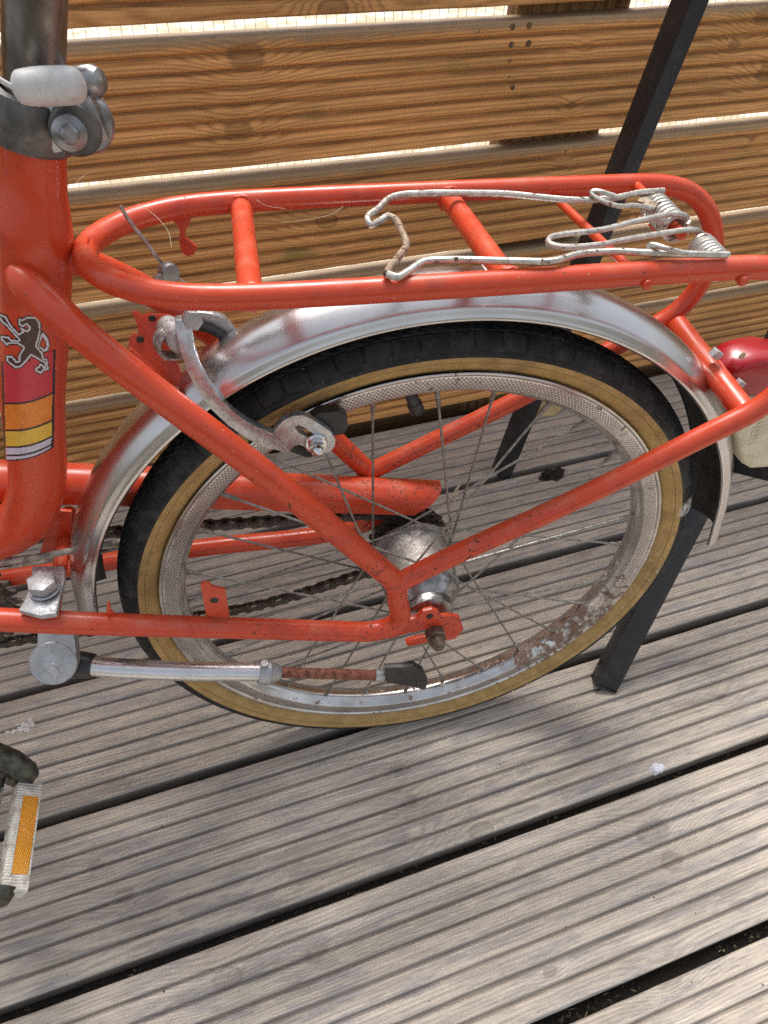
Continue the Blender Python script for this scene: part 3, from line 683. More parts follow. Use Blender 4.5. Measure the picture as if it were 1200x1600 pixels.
# --- fender
def ring(name,prof,a0,a1,n,mat,parent,mi=0,wob=0):
    mb=MB(); rows=[]
    for i in range(n+1):
        a=math.radians(a0+(a1-a0)*i/n)
        dr=noise.noise(V((a*3,1.3,2)))*wob
        rows.append([V(((r+dr)*math.cos(a),y,(r+dr)*math.sin(a))) for y,r in prof])
    mb.quadgrid(rows,mi=mi); return mb
outer=[(-.0262,.2738),(-.0270,.2742),(-.0272,.2752),(-.0266,.2766),(-.0258,.2785),(-.0254,.2806),(-.0246,.2824),(-.0226,.2842),(-.0190,.2872),(-.0150,.2898),(-.0105,.2920),(-.0055,.2935),(0,.2941)]
outer=outer+[(-y,r) for y,r in outer[-2::-1]]
inner=[(y*.955,r-.0011) for y,r in outer][::-1]
prof=outer+inner
mb=MB(); rows=[]
nF=150
for i in range(nF+1):
    a=math.radians(3.5+(176.5-3.5)*i/nF)
    flare=max(0,(9-(3.5+173*i/nF))/9)*.004
    dent=noise.noise(V((a*1.3,.3,.2)))*.0002
    rows.append([V(((r+flare+dent)*math.cos(a),y,(r+flare+dent)*math.sin(a)-(.028*(1-(abs(y)/.027)) if False else 0))) for y,r in prof])
mb.quadgrid(rows,closed_v=True,mi=lambda i,j:1 if j>=len(outer)-1 and j<len(prof)-1 else 0)
part('rear_fender',mb,[ALU,RUBBER],angle=40)
# --- wheel
wheel=bpy.data.objects.new('rear_wheel',None); COL.objects.link(wheel); wheel.parent=bike; wheel.location=OFF
def wpart(name,mb,mat,parent=None,**k):
    sm=k.pop('smooth',True);be=k.pop('bevel',0);an=k.pop('angle',35)
    return link(name,mb.mesh(name,mat,sm,be,an),parent or wheel,**k)
# tyre with block tread
RT,rt=.2392,.0198
NS=1176; angs=[]
pang=[-142,-132,-124,-118,-108,-98,-90,-84,-80,-77,-72,-68,-65,-61,-57,-53,-49,-45,-41,-37,-33,-30,-27,-24,-20,-16,-12,-8,-4,0]
pang=pang+[-a for a in pang[-2::-1]]
rows=[]
def blk(u):  # block profile 0..1 -> height
    u=u%1; e=.08
    return min(1,max(0,(u-.02)/e),1) if u<.5 else min(1,max(0,(.98-u)/e))
for i in range(NS):
    a=2*PI*i/NS; row=[]
    for pa in pang:
        rad=rt; s_=abs(pa)
        if s_>80: rad=rt-.0006
        h=0
        if 26<s_<68:
            u=i/NS*84+(0.0 if pa<0 else .5)
            col_=math.sqrt(max(0,1-(abs(2*(u%1)-1))**6))
            lim=29+3*(1-col_); lo=66-14*(1-col_)
            h=.0014*(1 if (lim<s_<lo and .06<u%1<.94) else 0)
        elif s_<=24:
            u=i/NS*168+s_*.08; h=.0010*(1 if (u%1)>.22 and not(10<s_<14) else 0)
        rad_=rad+h*.80-.0005 if s_<70 else rad
        # sidewall pinches in towards the rim
        p=math.radians(pa); yy=rad_*math.sin(p); rr_=RT+rad_*math.cos(p)
        if s_>84: yy*=max(.60,1-.0075*(s_-84)); 
        row.append(V((rr_*math.cos(a),yy,rr_*math.sin(a))))
    rows.append(row)
mb=MB(); K=len(pang)
mb.quadgrid(rows,closed_u=True,mi=lambda i,j:1 if (abs(pang[j]+pang[j+1])/2)>80 else 0)
wpart('tyre',mb,[TREAD,GUM],angle=28)
# rim
rp=[(-.0123,.2262),(-.0131,.2268),(-.0137,.2262),(-.0137,.2250),(-.0130,.2240),(-.0122,.2232),(-.0122,.2128),(-.0112,.2112),(-.0090,.2105),(-.0065,.2078),(-.0045,.2062),(0,.2056)]
rp=rp+[(-y,r) for y,r in rp[-2::-1]]
rpi=[(y*.90,r+.0012) for y,r in rp if r<.2235][::-1]
mb=MB(); mb.revolve(rp+rpi,(0,0,0),(0,1,0),360,closed=True,ref=(1,0,0)); wpart('rim',mb,RIM,angle=42)
# hub
mb=MB(); mb.revolve([(-.026,.020),(-.026,.0335),(-.023,.0345),(-.0215,.0345),(-.0205,.0338),(-.018,.0332),(-.012,.0335),(.010,.0338),(.018,.0338),(.022,.036),(.0225,.040),(.026,.040),(.0265,.03),(.03,.024)],(0,0,0),(0,1,0),72); hub=wpart('hub',mb,HUBM)
mb=MB(); mb.revolve([(-.0585,.0),(-.0585,.0075),(-.0520,.0085),(-.0500,.0180),(-.0475,.0215),(-.0440,.0225),(-.0400,.0222),(-.0365,.0245),(-.0320,.0290),(-.0285,.0318),(-.0262,.0322)],(0,0,0),(0,1,0),72); wpart('hub_cover',mb,HUBC)
mb=MB(); mb.revolve([(-.0495,.0072),(-.0500,.0178),(-.0488,.0182)],(0,0,0),(0,1,0),48); wpart('dust_cap',mb,RUBBER)
# spokes 28, crossed
lead=math.radians(77.14)
def spoke_mesh(side,sgn):
    a=math.radians(0.); R1=.2058; fr=.0312 if side<0 else .0365; fy=.0242*side
    p1=V((R1*math.cos(a),.0022*side,R1*math.sin(a))); b_=a+sgn*lead
    p0=V((fr*math.cos(b_),fy+.0012*side*(1 if sgn>0 else -1),fr*math.sin(b_)))
    d=(p1-p0).normalized(); mb=MB()
    mb.tube([p0-V((0,.003*side*(1 if sgn>0 else -1),0)),p0,p0+d*.004,p1-d*.012],.00105,8)
    mb.tube([p1-d*.0135,p1-d*.0125,p1-d*.004,p1+d*.001],[.0012,.0019,.0019,.0022],8)
    return mb.mesh('spoke',SPOKE)
SM={(s,g):spoke_mesh(s,g) for s in(-1,1) for g in(-1,1)}
for i in range(28):
    s=-1 if i%2==0 else 1; g=-1 if i%4 in(0,1) else 1
    link('spoke',SM[(s,g)],wheel,rot=(0,-math.radians(90-i*360/28),0))
# valve
v0=V((-.0205,0,.2075)); v1=V((-.0125,0,.1865)); d=(v1-v0).normalized()
mb=MB(); mb.tube([v0-d*.002,v0+d*.006,v0+d*.0065,v0+d*.013,v0+d*.0135,v1-d*.001,v1],[.0042,.0042,.0046,.0048,.0056,.0056,.0040],18); wpart('valve_cap',mb,RUBBERK)
# axle and bolts (fixed to the dropout)
cyl('axle',(0,-.066,0),(0,1,0),.0048,.034,BOLT)
hexnut('axle_nut',(0,-.0695,0),(0,1,0),.0094,.0085,BOLT)
mb=MB(); mb.revolve([(0,.0),(0,.0068),(-.004,.0066),(-.0075,.0050),(-.009,0)],(0,-.0745,0),(0,1,0),18); part('axle_cap',mb,BOLT)
# dropout plate near, far
def dropout(y,name):
    P_=[(-.052,.004),(-.040,-.002),(-.022,.0035),(-.0175,.0025),(-.010,.0045),(-.004,.0035),(-.0035,-.0062),(-.019,-.0085),(-.0245,-.0115),(-.022,-.0172),(-.004,-.0165),(.008,-.0175),(.0205,-.0165),(.0268,-.0035),(.0215,.0135),(.0130,.0185),(.0035,.0200),(.0015,.0265),(-.0045,.0312),(-.0120,.0302),(-.0165,.0225),(-.024,.0205),(-.036,.024),(-.048,.014)]
    mb=MB(); mb.plate([V((x,y,z)) for x,z in P_],(0,.0045,0)); return part(name,mb,RED,bevel=.0005)
dropout(-.0655,'dropout'); dropout(.0605,'dropout')
m=MB(); m.revolve([(-.0003,.0),(-.0003,.0026),(.0003,.0030)],(-.0060,-.0662,.0235),(0,1,0),14); part('eyelet',m,RUBBER)
# --- chain, sprocket, chain guard
CY=.045
def gear(name,c,r,teeth,th,mat,hole=0.2):
    mb=MB(); poly=[]
    for i in range(teeth*4):
        a=2*PI*i/(teeth*4); q=i%4; rr_=r*(1.05 if q in(1,2) else .95)
        poly.append(V((c[0]+rr_*math.cos(a),c[1]-th/2,c[2]+rr_*math.sin(a))))
    mb.plate(poly,(0,th,0)); return part(name,mb,mat,angle=60)
gear('sprocket',(0,CY,0),.036,18,.003,GREASE)
BBc=(-.435,CY,-.012)
gear('chainring',BBc,.075,38,.003,GREASE)
m=MB(); m.revolve([(-.004,0),(-.004,.058),(-.003,.060),(0,.060),(0,0)],BBc,(0,1,0),48); part('chainring_disc',m,CHROME)
chain=bpy.data.objects.new('chain',None); COL.objects.link(chain); chain.parent=bike
def linkmesh(w):
    mb=MB(); L=.0127
    for s in(-1,1):
        poly=[]
        for i in range(8): a=PI/2+PI*i/7; poly.append(V((-L/2+.0042*math.cos(a),s*w,.0042*math.sin(a))))
        poly.append(V((0,s*w,-.0029)))
        for i in range(8): a=-PI/2+PI*i/7; poly.append(V((L/2+.0042*math.cos(a),s*w,.0042*math.sin(a))))
        poly.append(V((0,s*w,.0029)))
        mb.plate(poly,(0,.001*s,0))
    for s in(-1,1): mb.tube([(s*L/2,-w-.0016,0),(s*L/2,w+.0016,0)],.0022,8)
    return mb.mesh('link',GREASE,True,0,40)
LM=[linkmesh(.0032),linkmesh(.0022)]
cp=[]
up0,up1=V((-.42,CY,.0655)),V((-.004,CY,.036)); 
lo0,lo1=V((-.012,CY,-.0345)),V((-.42,CY,-.0875))
cp.append(up0)
cp.append(up1)
for i in range(1,12): a=math.radians(96-i*16.2); cp.append(V((.036*math.cos(a),CY,.036*math.sin(a))))
lowmid=V((-.17,CY,-.0755))
cp+=[lo1*0+V((-.0597,CY,-.0505)),V((-.1187,CY,-.0675)),lowmid,V((-.30,CY,-.078)),V((-.3935,CY,-.0785)),V((-.43,CY,-.0875))]
cpl=smooth_path(cp,10); acc=0; pos=[cpl[0]]
for a,c in zip(cpl[:-1],cpl[1:]):
    L=(c-a).length
    while acc+L>=.0127*len(pos):
        t=(.0127*len(pos)-acc)/L; pos.append(a+(c-a)*t)
    acc+=L
for i in range(len(pos)-1):
    a,c=pos[i],pos[i+1]; mid=(a+c)/2; ang=math.atan2(c.z-a.z,c.x-a.x)
    link('link',LM[i%2],chain,loc=mid+OFF,rot=(0,-ang,0))
# guard: half shell following the upper run
g0=V((-.50,.0,.156)); g1=V((.0250,.0,.0475))
def guard():
    rows=[]; dirg=(g1-g0).normalized(); up=V((-dirg.z,0,dirg.x)); up=up if up.z>0 else -up
    n=40
    prof=[]
    for k in range(15):
        a=math.radians(-14+ (208)*k/14)   # from near lower lip over the top to the far lip
        prof.append((.046-.0165*math.cos(a)*1.0,.0160*math.sin(a)+.0022))
    sh=[( .0296,-.0060)]+prof+[(.0628,-.012),(.063,-.016)]
    inn=[(y+(.0009 if y<.046 else -.0009),z-.0006) for y,z in sh][::-1]
    for i in range(n+1):
        t=i/n; c=g0.lerp(g1,t); row=[]
        for y,z in sh+inn:
            cut=0
            if t>.9: cut=(t-.9)/.1*(-.030+(.0185-z)*-.10+ (y-.028)*.9)*0
            endsk=(-(.018-z)*.95 if y<.046 else (.018-z)*.30)
            k_=max(0,(t-.92)/.08)
            row.append(V((0,y,0))+c+up*z+dirg*(endsk*k_))
        rows.append(row)
    mb=MB(); mb.quadgrid(rows,closed_v=True); return mb
part('chain_guard',guard(),RED,angle=50)
# dark red bracket plate and cable by the bottom bracket
pxplate('bracket_plate',[(60,795),(112,800),(110,868),(60,872),(70,840)],.02,.003,RED)
mb=MB(); mb.tube(smooth_path([V(bpt(-60,886,-.012)),V(bpt(0,878,-.012)),V(bpt(60,870,-.010)),V(bpt(110,861,-.004)),V(bpt(160,852,.006)),V(bpt(200,845,.012))],5),.0026,12); part('cable_housing',mb,CABLEH)
mb=MB(); mb.tube(smooth_path([V(bpt(-60,895,.004)),V(bpt(40,882,.005)),V(bpt(160,862,.012)),V(bpt(240,842,.016))],5),.0016,8); part('inner_cable',mb,STEEL)
mb=MB(); mb.tube([(-.435,-.055,-.012),(-.435,.05,-.012)],.021,32); part('bottom_bracket',mb,RED)
mb=MB(); mb.tube([(-.55,0,.10),(-.435,0,-.005)],.016,20); part('bracket_stem',mb,RED)
mb=MB(); mb.tube([(-.291,-.060,.074),(-.291,.056,.074)],.0055,14); part('stay_bridge',mb,RED)
# --- small tabs on the near chainstay
TABY=-.0645
P_=[(322,962),(313,915),(318,911),(327,911),(331,917),(352,922),(359,966)]
poly=[V(bpt(a,c,TABY)) for a,c in P_]
pc=V(bpt(335,938,TABY))
mb=MB(); mb.plate(poly,(0,.0025,0)); tab=part('tab',mb,RED,bevel=.0004)
m=MB(); m.revolve([(-.0003,0),(-.0003,.0030),(.0002,.0034)],pc,(0,1,0),16); part('tab_hole',m,RUBBER,tab)
mb=MB(); mb.plate([V(bpt(166,968,-.062)),V(bpt(167,946,-.062)),V(bpt(171,943,-.062)),V(bpt(174,957,-.062)),V(bpt(181,963,-.062)),V(bpt(178,972,-.062))],(0,.003,0)); part('cable_stop',mb,RED,bevel=.0004)
# --- kickstand
ks=bpy.data.objects.new('kickstand',None); COL.objects.link(ks); ks.parent=bike
pl=[bz(50,884,.098),bz(100,884,.098),bz(101,905,.098),bz(93,935,.097),bz(88,958,.097),bz(62,962,.097),bz(28,953,.097),bz(36,940,.097),bz(47,915,.098)]
mb=MB(); mb.plate([V(p) for p in pl],(0,0,-.005)); part('top_plate',mb,CAST,ks,bevel=.0015)
bc=V(bz(68,916,.102)); cyl('washer',bc-V((0,0,.0025)),(0,0,1),.0108,.002,CAST,ks,28); hexnut('bolt_head',bc+V((0,0,.0030)),(0,0,1),.0102,.0075,CAST,ks)
KY=-.066
kn=V((.02,-.80,.60)).normalized(); kp=V(bpt(84,1030,KY))
def bpl(px,py,off=0.):
    d=bray(px,py); q=kp+kn*off; return CB+d*((q-CB).dot(kn)/d.dot(kn))
mb=MB(); mb.plate([V(bpl(a,c,-.001)) for a,c in [(58,980),(112,980),(117,1000),(119,1020),(118,1040),(84,1046),(47,1040),(52,1022),(58,1008)]],-kn*.013); part('housing',mb,CAST,ks,bevel=.0014,angle=50)
hc_=V(bpl(82,1037)); m=MB(); m.revolve([(-.013,0),(-.013,.0172),(-.0012,.0172),(0,.0162),(0,0)],hc_,kn,48); part('pivot_housing',m,CAST,ks)
m=MB(); m.revolve([(0,.0060),(.0007,.0054),(.0009,.0042),(.0024,.0038),(.0034,.0024),(.0036,0)],V(bpl(84,1048)),kn,24); part('rivet',m,CAST,ks)
kl0=V(bpt(112,1040,-.058)); 
KL=[V(bpt(119,1038,-.058)),V(bpt(146,1041,-.061)),V(bpt(200,1045,-.066)),V(bpt(300,1049,-.068)),V(bpt(408,1050,-.070)),V(bpt(520,1053,-.072)),V(bpt(612,1056,-.074))]
mb=MB(); mb.tube([KL[0],KL[0].lerp(KL[1],.5),KL[1]],[.0108,.0104,.0098],20); part('sleeve',mb,RUBBERK,ks,bevel=.001)
mb=MB(); mb.tube(smooth_path([KL[0]]+KL[1:5],6),[.0078]*25,24); part('leg_tube',mb,KSILV,ks)
mb=MB(); mb.tube(smooth_path(KL[4:],5),.0046,18); part('leg_rod',mb,RUSTY,ks)
dk=(KL[5]-KL[4]).normalized()
m=MB(); m.revolve([(-.002,0),(-.002,.0098),(0,.0108),(.007,.0105),(.0085,.0092),(.0125,.0082),(.016,.0060),(.017,.0046),(.017,0)],KL[4],dk,28); part('collar',m,CAST,ks)
cyl('collar_bolt',KL[4]+dk*.004+V((0,0,.0118)),(0,0,1),.0032,.004,CAST,ks)
m=MB(); m.revolve([(0,0),(0,.0056),(.008,.0056),(.009,0)],KL[6]-dk*.016,dk,20); part('ferrule',m,CAST,ks)
fp=[(601,1048),(632,1046),(648,1043),(663,1052),(670,1067),(665,1079),(650,1076),(640,1073),(604,1068)]
mb=MB(); mb.plate([V(bpt(a,c,-.0795)) for a,c in fp],(0,.008,0)); part('rubber_foot',mb,RUBBERK,ks,bevel=.0018,angle=20)
# --- brake
br=bpy.data.objects.new('brake_caliper',None); COL.objects.link(br); br.parent=bike
BR=metal('brake alloy',(.60,.62,.63),(.46,.47,.48),.42,120.,0,.85,grime=(.25,.24,.22),gr=.35,bumps=.4)
def ribbon(pts,widths,ys,th,name,mat):
    """flat curved arm: centre line px points, half widths px, front y"""
    L=[];R_=[]
    n=len(pts)
    for i in range(n):
        a=V(pts[max(i-1,0)]).to_2d() if False else None
        x0,y0=pts[max(i-1,0)]; x1,y1=pts[min(i+1,n-1)]; dx,dy=x1-x0,y1-y0; q=math.hypot(dx,dy); nx,ny=-dy/q,dx/q
        L.append(V(bpt(pts[i][0]+nx*widths[i],pts[i][1]+ny*widths[i],ys[i]))); R_.append(V(bpt(pts[i][0]-nx*widths[i],pts[i][1]-ny*widths[i],ys[i])))
    rows=[]
    for l,r in zip(L,R_): rows.append([l,r,r+V((0,th,0)),l+V((0,th,0))])
    mb=MB(); b=mb.quadgrid(rows,closed_v=True); mb.cap([b,b+1,b+2,b+3]); e=b+(n-1)*4; mb.cap([e,e+1,e+2,e+3])
    return part(name,mb,mat,br,bevel=.0011,angle=40)
armp=[(287,500),(288,520),(293,548),(303,578),(318,606),(338,633),(362,656),(390,675),(420,689),(446,694)]
ribbon(armp,[14,13,11.5,11,11,11,11,11.5,13,12],[-.018,-.021,-.025,-.028,-.030,-.031,-.032,-.033,-.034,-.034],.0065,'arm',BR)
# slotted head
def oval(cx,cy,a,b_,rot,n=24,y=-.034):
    o=[]
    for i in range(n):
        t=2*PI*i/n; x=a*math.copysign(abs(math.cos(t))**.75,math.cos(t)); yy=b_*math.copysign(abs(math.sin(t))**.75,math.sin(t))
        o.append(V(bpt(cx+x*math.cos(rot)-yy*math.sin(rot),cy+x*math.sin(rot)+yy*math.cos(rot),y)))
    return o
from mathutils.geometry import tessellate_polygon
def plate_hole(outer,hole,y,th):
    allp=outer+hole; tri=tessellate_polygon([[V((a,c,0)) for a,c in outer],[V((a,c,0)) for a,c in hole]])
    mb=MB(); n=len(allp); A=[V(bpt(a,c,y)) for a,c in allp]
    mb.v=[tuple(p) for p in A]+[tuple(p+V((0,th,0))) for p in A]
    for t in tri: mb.f+=[tuple(t),tuple(q+n for q in t)[::-1]]; mb.mi+=[0,0]
    for st,cnt in ((0,len(outer)),(len(outer),len(hole))):
        for i in range(cnt):
            a=st+i;c=st+(i+1)%cnt; mb.f.append((a,c,c+n,a+n)); mb.mi.append(0)
    return mb
head=[(427,677),(433,667),(443,657),(458,650),(473,649),(487,655),(503,665),(517,675),(524,687),(523,697),(517,705),(503,710),(490,707),(482,703),(475,698),(468,695),(460,697),(455,702),(452,708),(446,709),(437,705),(428,690)]
slot=[(460,667),(467,664),(474,667),(490,678),(496,684),(490,688),(480,683),(466,676)]
part('pad_holder',plate_hole(head,slot,-.0345,.005),BR,br,angle=50)
ac=V(bpt(494,694,-.036))
m=MB(); m.revolve([(.002,0),(.002,.0075),(0,.0078),(-.001,.007),(-.001,0)],ac,(0,1,0),24); part('washer',m,CHROME,br)
hexnut('nut',ac-V((0,.0035,0)),(0,1,0),.0058,.005,CHROME,br)
m=MB(); m.revolve([(0,.0045),(-.003,.0040),(-.0048,.0022),(-.0055,0)],ac-V((0,.006,0)),(0,1,0),20); part('dome',m,CHROME,br)
mb=MB(); mb.plate([V(bpt(a,c,-.029)) for a,c in [(486,655),(500,645),(530,643),(543,651),(544,668),(537,679),(516,682),(498,676)]],(0,.009,0)); part('brake_pad',mb,RUBBERK,br,bevel=.0007)
mb=MB(); mb.plate([V(bpt(a,c,-.026)) for a,c in [(455,690),(470,700),(500,712),(480,716),(452,706)]],(0,.008,0)); part('pad_backing',mb,RUBBERK,br,bevel=.001)
# pivot, spring, far arm
pv=V(bpt(278,520,-.004))
coilp=[]
dirp=V((.35,-1,.15)).normalized(); u=dirp.orthogonal().normalized(); w=dirp.cross(u)
for i in range(16*4+1):
    a=2*PI*i/16; coilp.append(V(bpt(262,530,-.002))+dirp*(.014*i/64)+(u*math.cos(a)+w*math.sin(a))*.0088)
mb=MB(); mb.tube(coilp,.0013,8); part('spring',mb,STEEL,br)
m=MB(); m.revolve([(-.012,0),(-.012,.0076),(.012,.0076),(.014,.006),(.014,0)],V(bpt(272,522,-.006)),dirp,24); part('pivot',m,CAST,br)
mb=MB(); mb.tube(smooth_path([V(bpt(268,528,-.012)),V(bpt(277,548,-.014)),V(bpt(290,560,-.014)),V(bpt(297,575,-.012))],4),.0022,8); part('spring_tail',mb,WIRERUST,br)
hexnut('pivot_nut',V(bpt(300,500,-.016)),(.35,-1,.15),.0062,.006,CAST,br)
mb=MB()
mb.plate([V(bpt(a,c,.010)) for a,c in [(300,486),(330,490),(352,498),(368,516),(352,528),(328,512),(304,510)]],(0,.006,0)); part('arm',mb,BR,br,bevel=.001)
mb=MB(); mb.tube(smooth_path([V(bpt(305,508,.008)),V(bpt(330,515,.008)),V(bpt(352,528,.008))],4),.0030,10); part('rubber_block',mb,RUBBERK,br)
# stamped mounting plate
pp=[(205,488),(214,486),(220,493),(232,490),(266,492),(262,505),(256,530),(270,555),(283,580),(284,604),(276,616),(266,613),(256,598),(203,548),(200,540),(204,524),(208,520),(216,524),(214,506)]
yt=lambda c: -.013+(616-c)/126*.026
mb=MB(); mb.plate([V(bpt(a,c,yt(c))) for a,c in pp],(0,.003,-.001)); sp_=part('mount_plate',mb,RED,bevel=.0006)
mb=MB(); mb.tube([V(bpt(203,546,-.0125)),V(bpt(262,604,-.0165)),V(bpt(274,612,-.0165))],[.0018,.0026,.0034],10); part('flange',mb,RED,sp_)
for a,c in ((219,531),(238,498)):
    m=MB(); m.revolve([(-.0003,0),(-.0003,.0020),(.0002,.0024)],V(bpt(a,c,yt(c)-.0006)),(0,1,0),12); part('hole',m,RUBBER,sp_)
# cable and its clamp
cb=[V(bpt(188,322,0)),V(bpt(200,342,0)),V(bpt(226,376,0)),V(bpt(252,410,0)),V(bpt(275,432,0)),V(bpt(300,448,0))]
mb=MB(); mb.tube(smooth_path(cb,4),[.0011]*13+[.0006]*8,8); cab=part('brake_cable',mb,STEEL)
cc=V(bpt(262,428,-.004)); dk2=V((.45,-.8,.1)).normalized()
hexnut('anchor_nut',V(bpt(252,438,-.010)),dk2,.0042,.004,CLAMPM,cab)
m=MB(); m.revolve([(-.004,0),(-.004,.0050),(-.002,.0058),(.002,.0058),(.003,.005),(.003,0)],V(bpt(264,426,-.006)),dk2,20); part('anchor',m,CLAMPM,cab)
mb=MB(); mb.tube([V(bpt(262,432,-.003)),V(bpt(276,452,-.003))],[.0028,.0032],10); part('anchor_stem',mb,CAST,cab)
# --- rear lamp
lamp=bpy.data.objects.new('tail_lamp',None); COL.objects.link(lamp); lamp.parent=bike
# profile in the x-z plane (from the side), extruded over y with a rounded section
def lobes(prof,ys,name,mat,parent,**k):
    rows=[]
    cx=sum(p.x for p in prof)/len(prof); cz_=sum(p.z for p in prof)/len(prof)
    for y,sc in ys: rows.append([V((cx+(p.x-cx)*sc,y,cz_+(p.z-cz_)*sc)) for p in prof])
    mb=MB(); b=mb.quadgrid(rows,closed_v=True); n=len(prof)
    mb.cap([b+i for i in range(n)]); e=b+(len(rows)-1)*n; mb.cap([e+i for i in range(n)])
    return part(name,mb,mat,parent,**k)
yl=0.0
hp=[V(bpt(a,c,yl)) for a,c in [(1128,590),(1150,603),(1190,603),(1228,598),(1232,640),(1222,680),(1206,704),(1190,714),(1160,716),(1146,708),(1138,680),(1130,640)]]
lobes(hp,[(-.0165,.82),(-.0155,.93),(-.013,1.),(.013,1.),(.0155,.93),(.0165,.82)],'housing',CREAM,lamp,angle=60)
lp=[V(bpt(a,c,yl)) for a,c in [(1124,562),(1140,551),(1165,543),(1190,539),(1215,543),(1240,560),(1250,585),(1246,602),(1150,602),(1134,590)]]
lobes(lp,[(-.0175,.72),(-.0165,.86),(-.0135,.97),(-.006,1.02),(.006,1.02),(.0135,.97),(.0165,.86),(.0175,.72)],'lens',LENS,lamp,angle=70)
m=MB(); m.revolve([(-.0004,0),(-.0004,.0024),(.0,.003)],V(bpt(1160,556,-.0150)),(0,1,0),12); part('lens_screw_hole',m,STRAW,lamp)
hexnut('bolt',V(bpt(1119,553,-.010)),(.5,0,.8),.0052,.006,CAST,lamp)
hexnut('bolt',V(bpt(1156,599,-.026)),(.5,0,.8),.0042,.005,CAST,lamp)
# raised (illegible) moulded letters on the lamp housing
for r_ in range(2):
    for i in range(5+r_*2):
        px_=1171+r_*8+ (i*1.6); py_=694-i*6.2-r_*2
        p=V(bpt(px_,py_,-.0166)); m=MB(); m.box(p,V((.0003,0,.0012)) if i%2 else V((.0010,0,.0003)),V((0,.0006,0)),V((.0009,0,.0005))); part('moulded_mark',m,CREAM,lamp)
# --- crank and pedal
mb=MB(); mb.tube([V((-.435,-.062,-.012)),V((-.405,-.066,-.080)),V((-.3735,-.070,-.1275))],[.011,.0085,.0095],16); part('crank_arm',mb,CRANK)
pd=bpy.data.objects.new('pedal',None); COL.objects.link(pd); pd.parent=bike
# rear rail of the pedal: face towards the rear and slightly up
c_far=V(CB)+bray(48,1222)*((-.358-CB.x)/bray(48,1222).x); c_near=V(CB)+bray(22,1394)*((-.358-CB.x)/bray(22,1394).x)
lng=(c_near-c_far); ln=lng.normalized()
viewd=(CB-(c_far+c_near)/2).normalized()
upn=V((.62,0,.78)); nrm=(upn-ln*upn.dot(ln)).normalized(); side=ln.cross(nrm).normalized()
if side.x<0: side=-side
cm=(c_far+c_near)/2
mb=MB(); mb.box(cm-nrm*.006,lng/2,side*.0105,nrm*.007); rail=part('rail',mb,PEDALW,pd,bevel=.0018)
mb=MB(); mb.box(cm+side*.0015+nrm*.0008,ln*.0315,side*.0066,nrm*.0012); part('reflector',mb,AMBER,rail,bevel=.0006)
for q in (-1,1):
    mb=MB(); mb.box(cm+side*.0015+nrm*.0016+side*(.0072*q),ln*.0325,side*.0006,nrm*.0012); part('reflector_rim',mb,PEDALW,rail,bevel=.0003)
mb=MB(); mb.box(cm-nrm*.006-side*.060,lng/2,side*.0105,nrm*.007); part('rail',mb,PEDALW,pd,bevel=.0018)
mb=MB(); mb.tube([c_far-side*.030-nrm*.006-ln*.012,c_near-side*.030-nrm*.006+ln*.004],.0105,24); part('barrel',mb,CHROME,pd)
mb=MB(); mb.tube([c_near-side*.012-nrm*.010-ln*.003,c_near-side*.012-nrm*.010+ln*.006],[.017,.012],20); part('end_cap',mb,CRANK,pd)
mb=MB(); mb.tube([c_far-side*.004-nrm*.004-ln*.010,c_far-side*.004-nrm*.004+ln*.002],.0075,18); part('inner_cap',mb,CRANK,pd)
p0=V((-.3735,-.050,-.1275)); 
mb=MB(); mb.tube([V(bpt(-20,1175,-.068)),V(bpt(20,1190,-.074)),V(bpt(44,1207,-.080)),V(bpt(54,1214,-.082))],[.0105,.0098,.0092,.005],24); part('spindle_boss',mb,CRANK,pd)

# ------------------------------------------------------------------ small loose things
def lump(name,c,size,mat,seed,sq=(1,1,.6),n=3,amp=.35,**props):
    bm=bmesh.new(); bmesh.ops.create_icosphere(bm,subdivisions=n,radius=1)
    for v_ in bm.verts:
        k_=1+noise.noise(v_.co*1.7+V((seed,0,0)))*amp+noise.noise(v_.co*4+V((seed,2,0)))*amp*.5
        v_.co=V((v_.co.x*sq[0],v_.co.y*sq[1],v_.co.z*sq[2]))*k_*size
    me=bpy.data.meshes.new(name); bm.to_mesh(me); bm.free(); me.materials.append(mat)
    me.polygons.foreach_set('use_smooth',[True]*len(me.polygons))
    return link(name,me,loc=c,**props)
lump('pebble',wz(1027,1201,.0)+V((0,.0,-.001)),.0075,plain('white stone',(.78,.78,.84),(.62,.63,.70),.6,60.),2,(1.25,.8,.7),label='small white pebble lodged in the deck gap below the wheel',category='pebble')
hc=wz(862,742,.001)
lump('debris_clump',hc,.011,SOIL,5,(1.5,.9,.55),4,1.0,label='dark dried clump of debris on the deck seen through the spokes',category='debris')
# dry leaf
lc=[(815,655),(822,632),(835,622),(858,618),(880,624),(882,636),(868,648),(845,652),(832,658)]
mb=MB(); top=[wz(a,c,.006+.004*math.sin(i*1.7)) for i,(a,c) in enumerate(lc)]
cen=sum((V(t) for t in top),V())/len(top); 
b=len(mb.v); mb.v+=[tuple(t) for t in top]+[tuple(cen+V((0,0,.005)))]+[tuple(V(t)-V((0,0,.0008))) for t in top]+[tuple(cen+V((0,0,.0042)))]
n=len(top)
for i in range(n):
    j=(i+1)%n; mb.f+=[(b+i,b+j,b+n),(b+n+1+j,b+n+1+i,b+2*n+1),(b+i,b+j,b+n+1+j,b+n+1+i)]; mb.mi+=[0,0,0]
link('dry_leaf',mb.mesh('dry_leaf',LEAFM),label='pale yellow dry leaf lying on the deck by the fence foot',category='leaf')
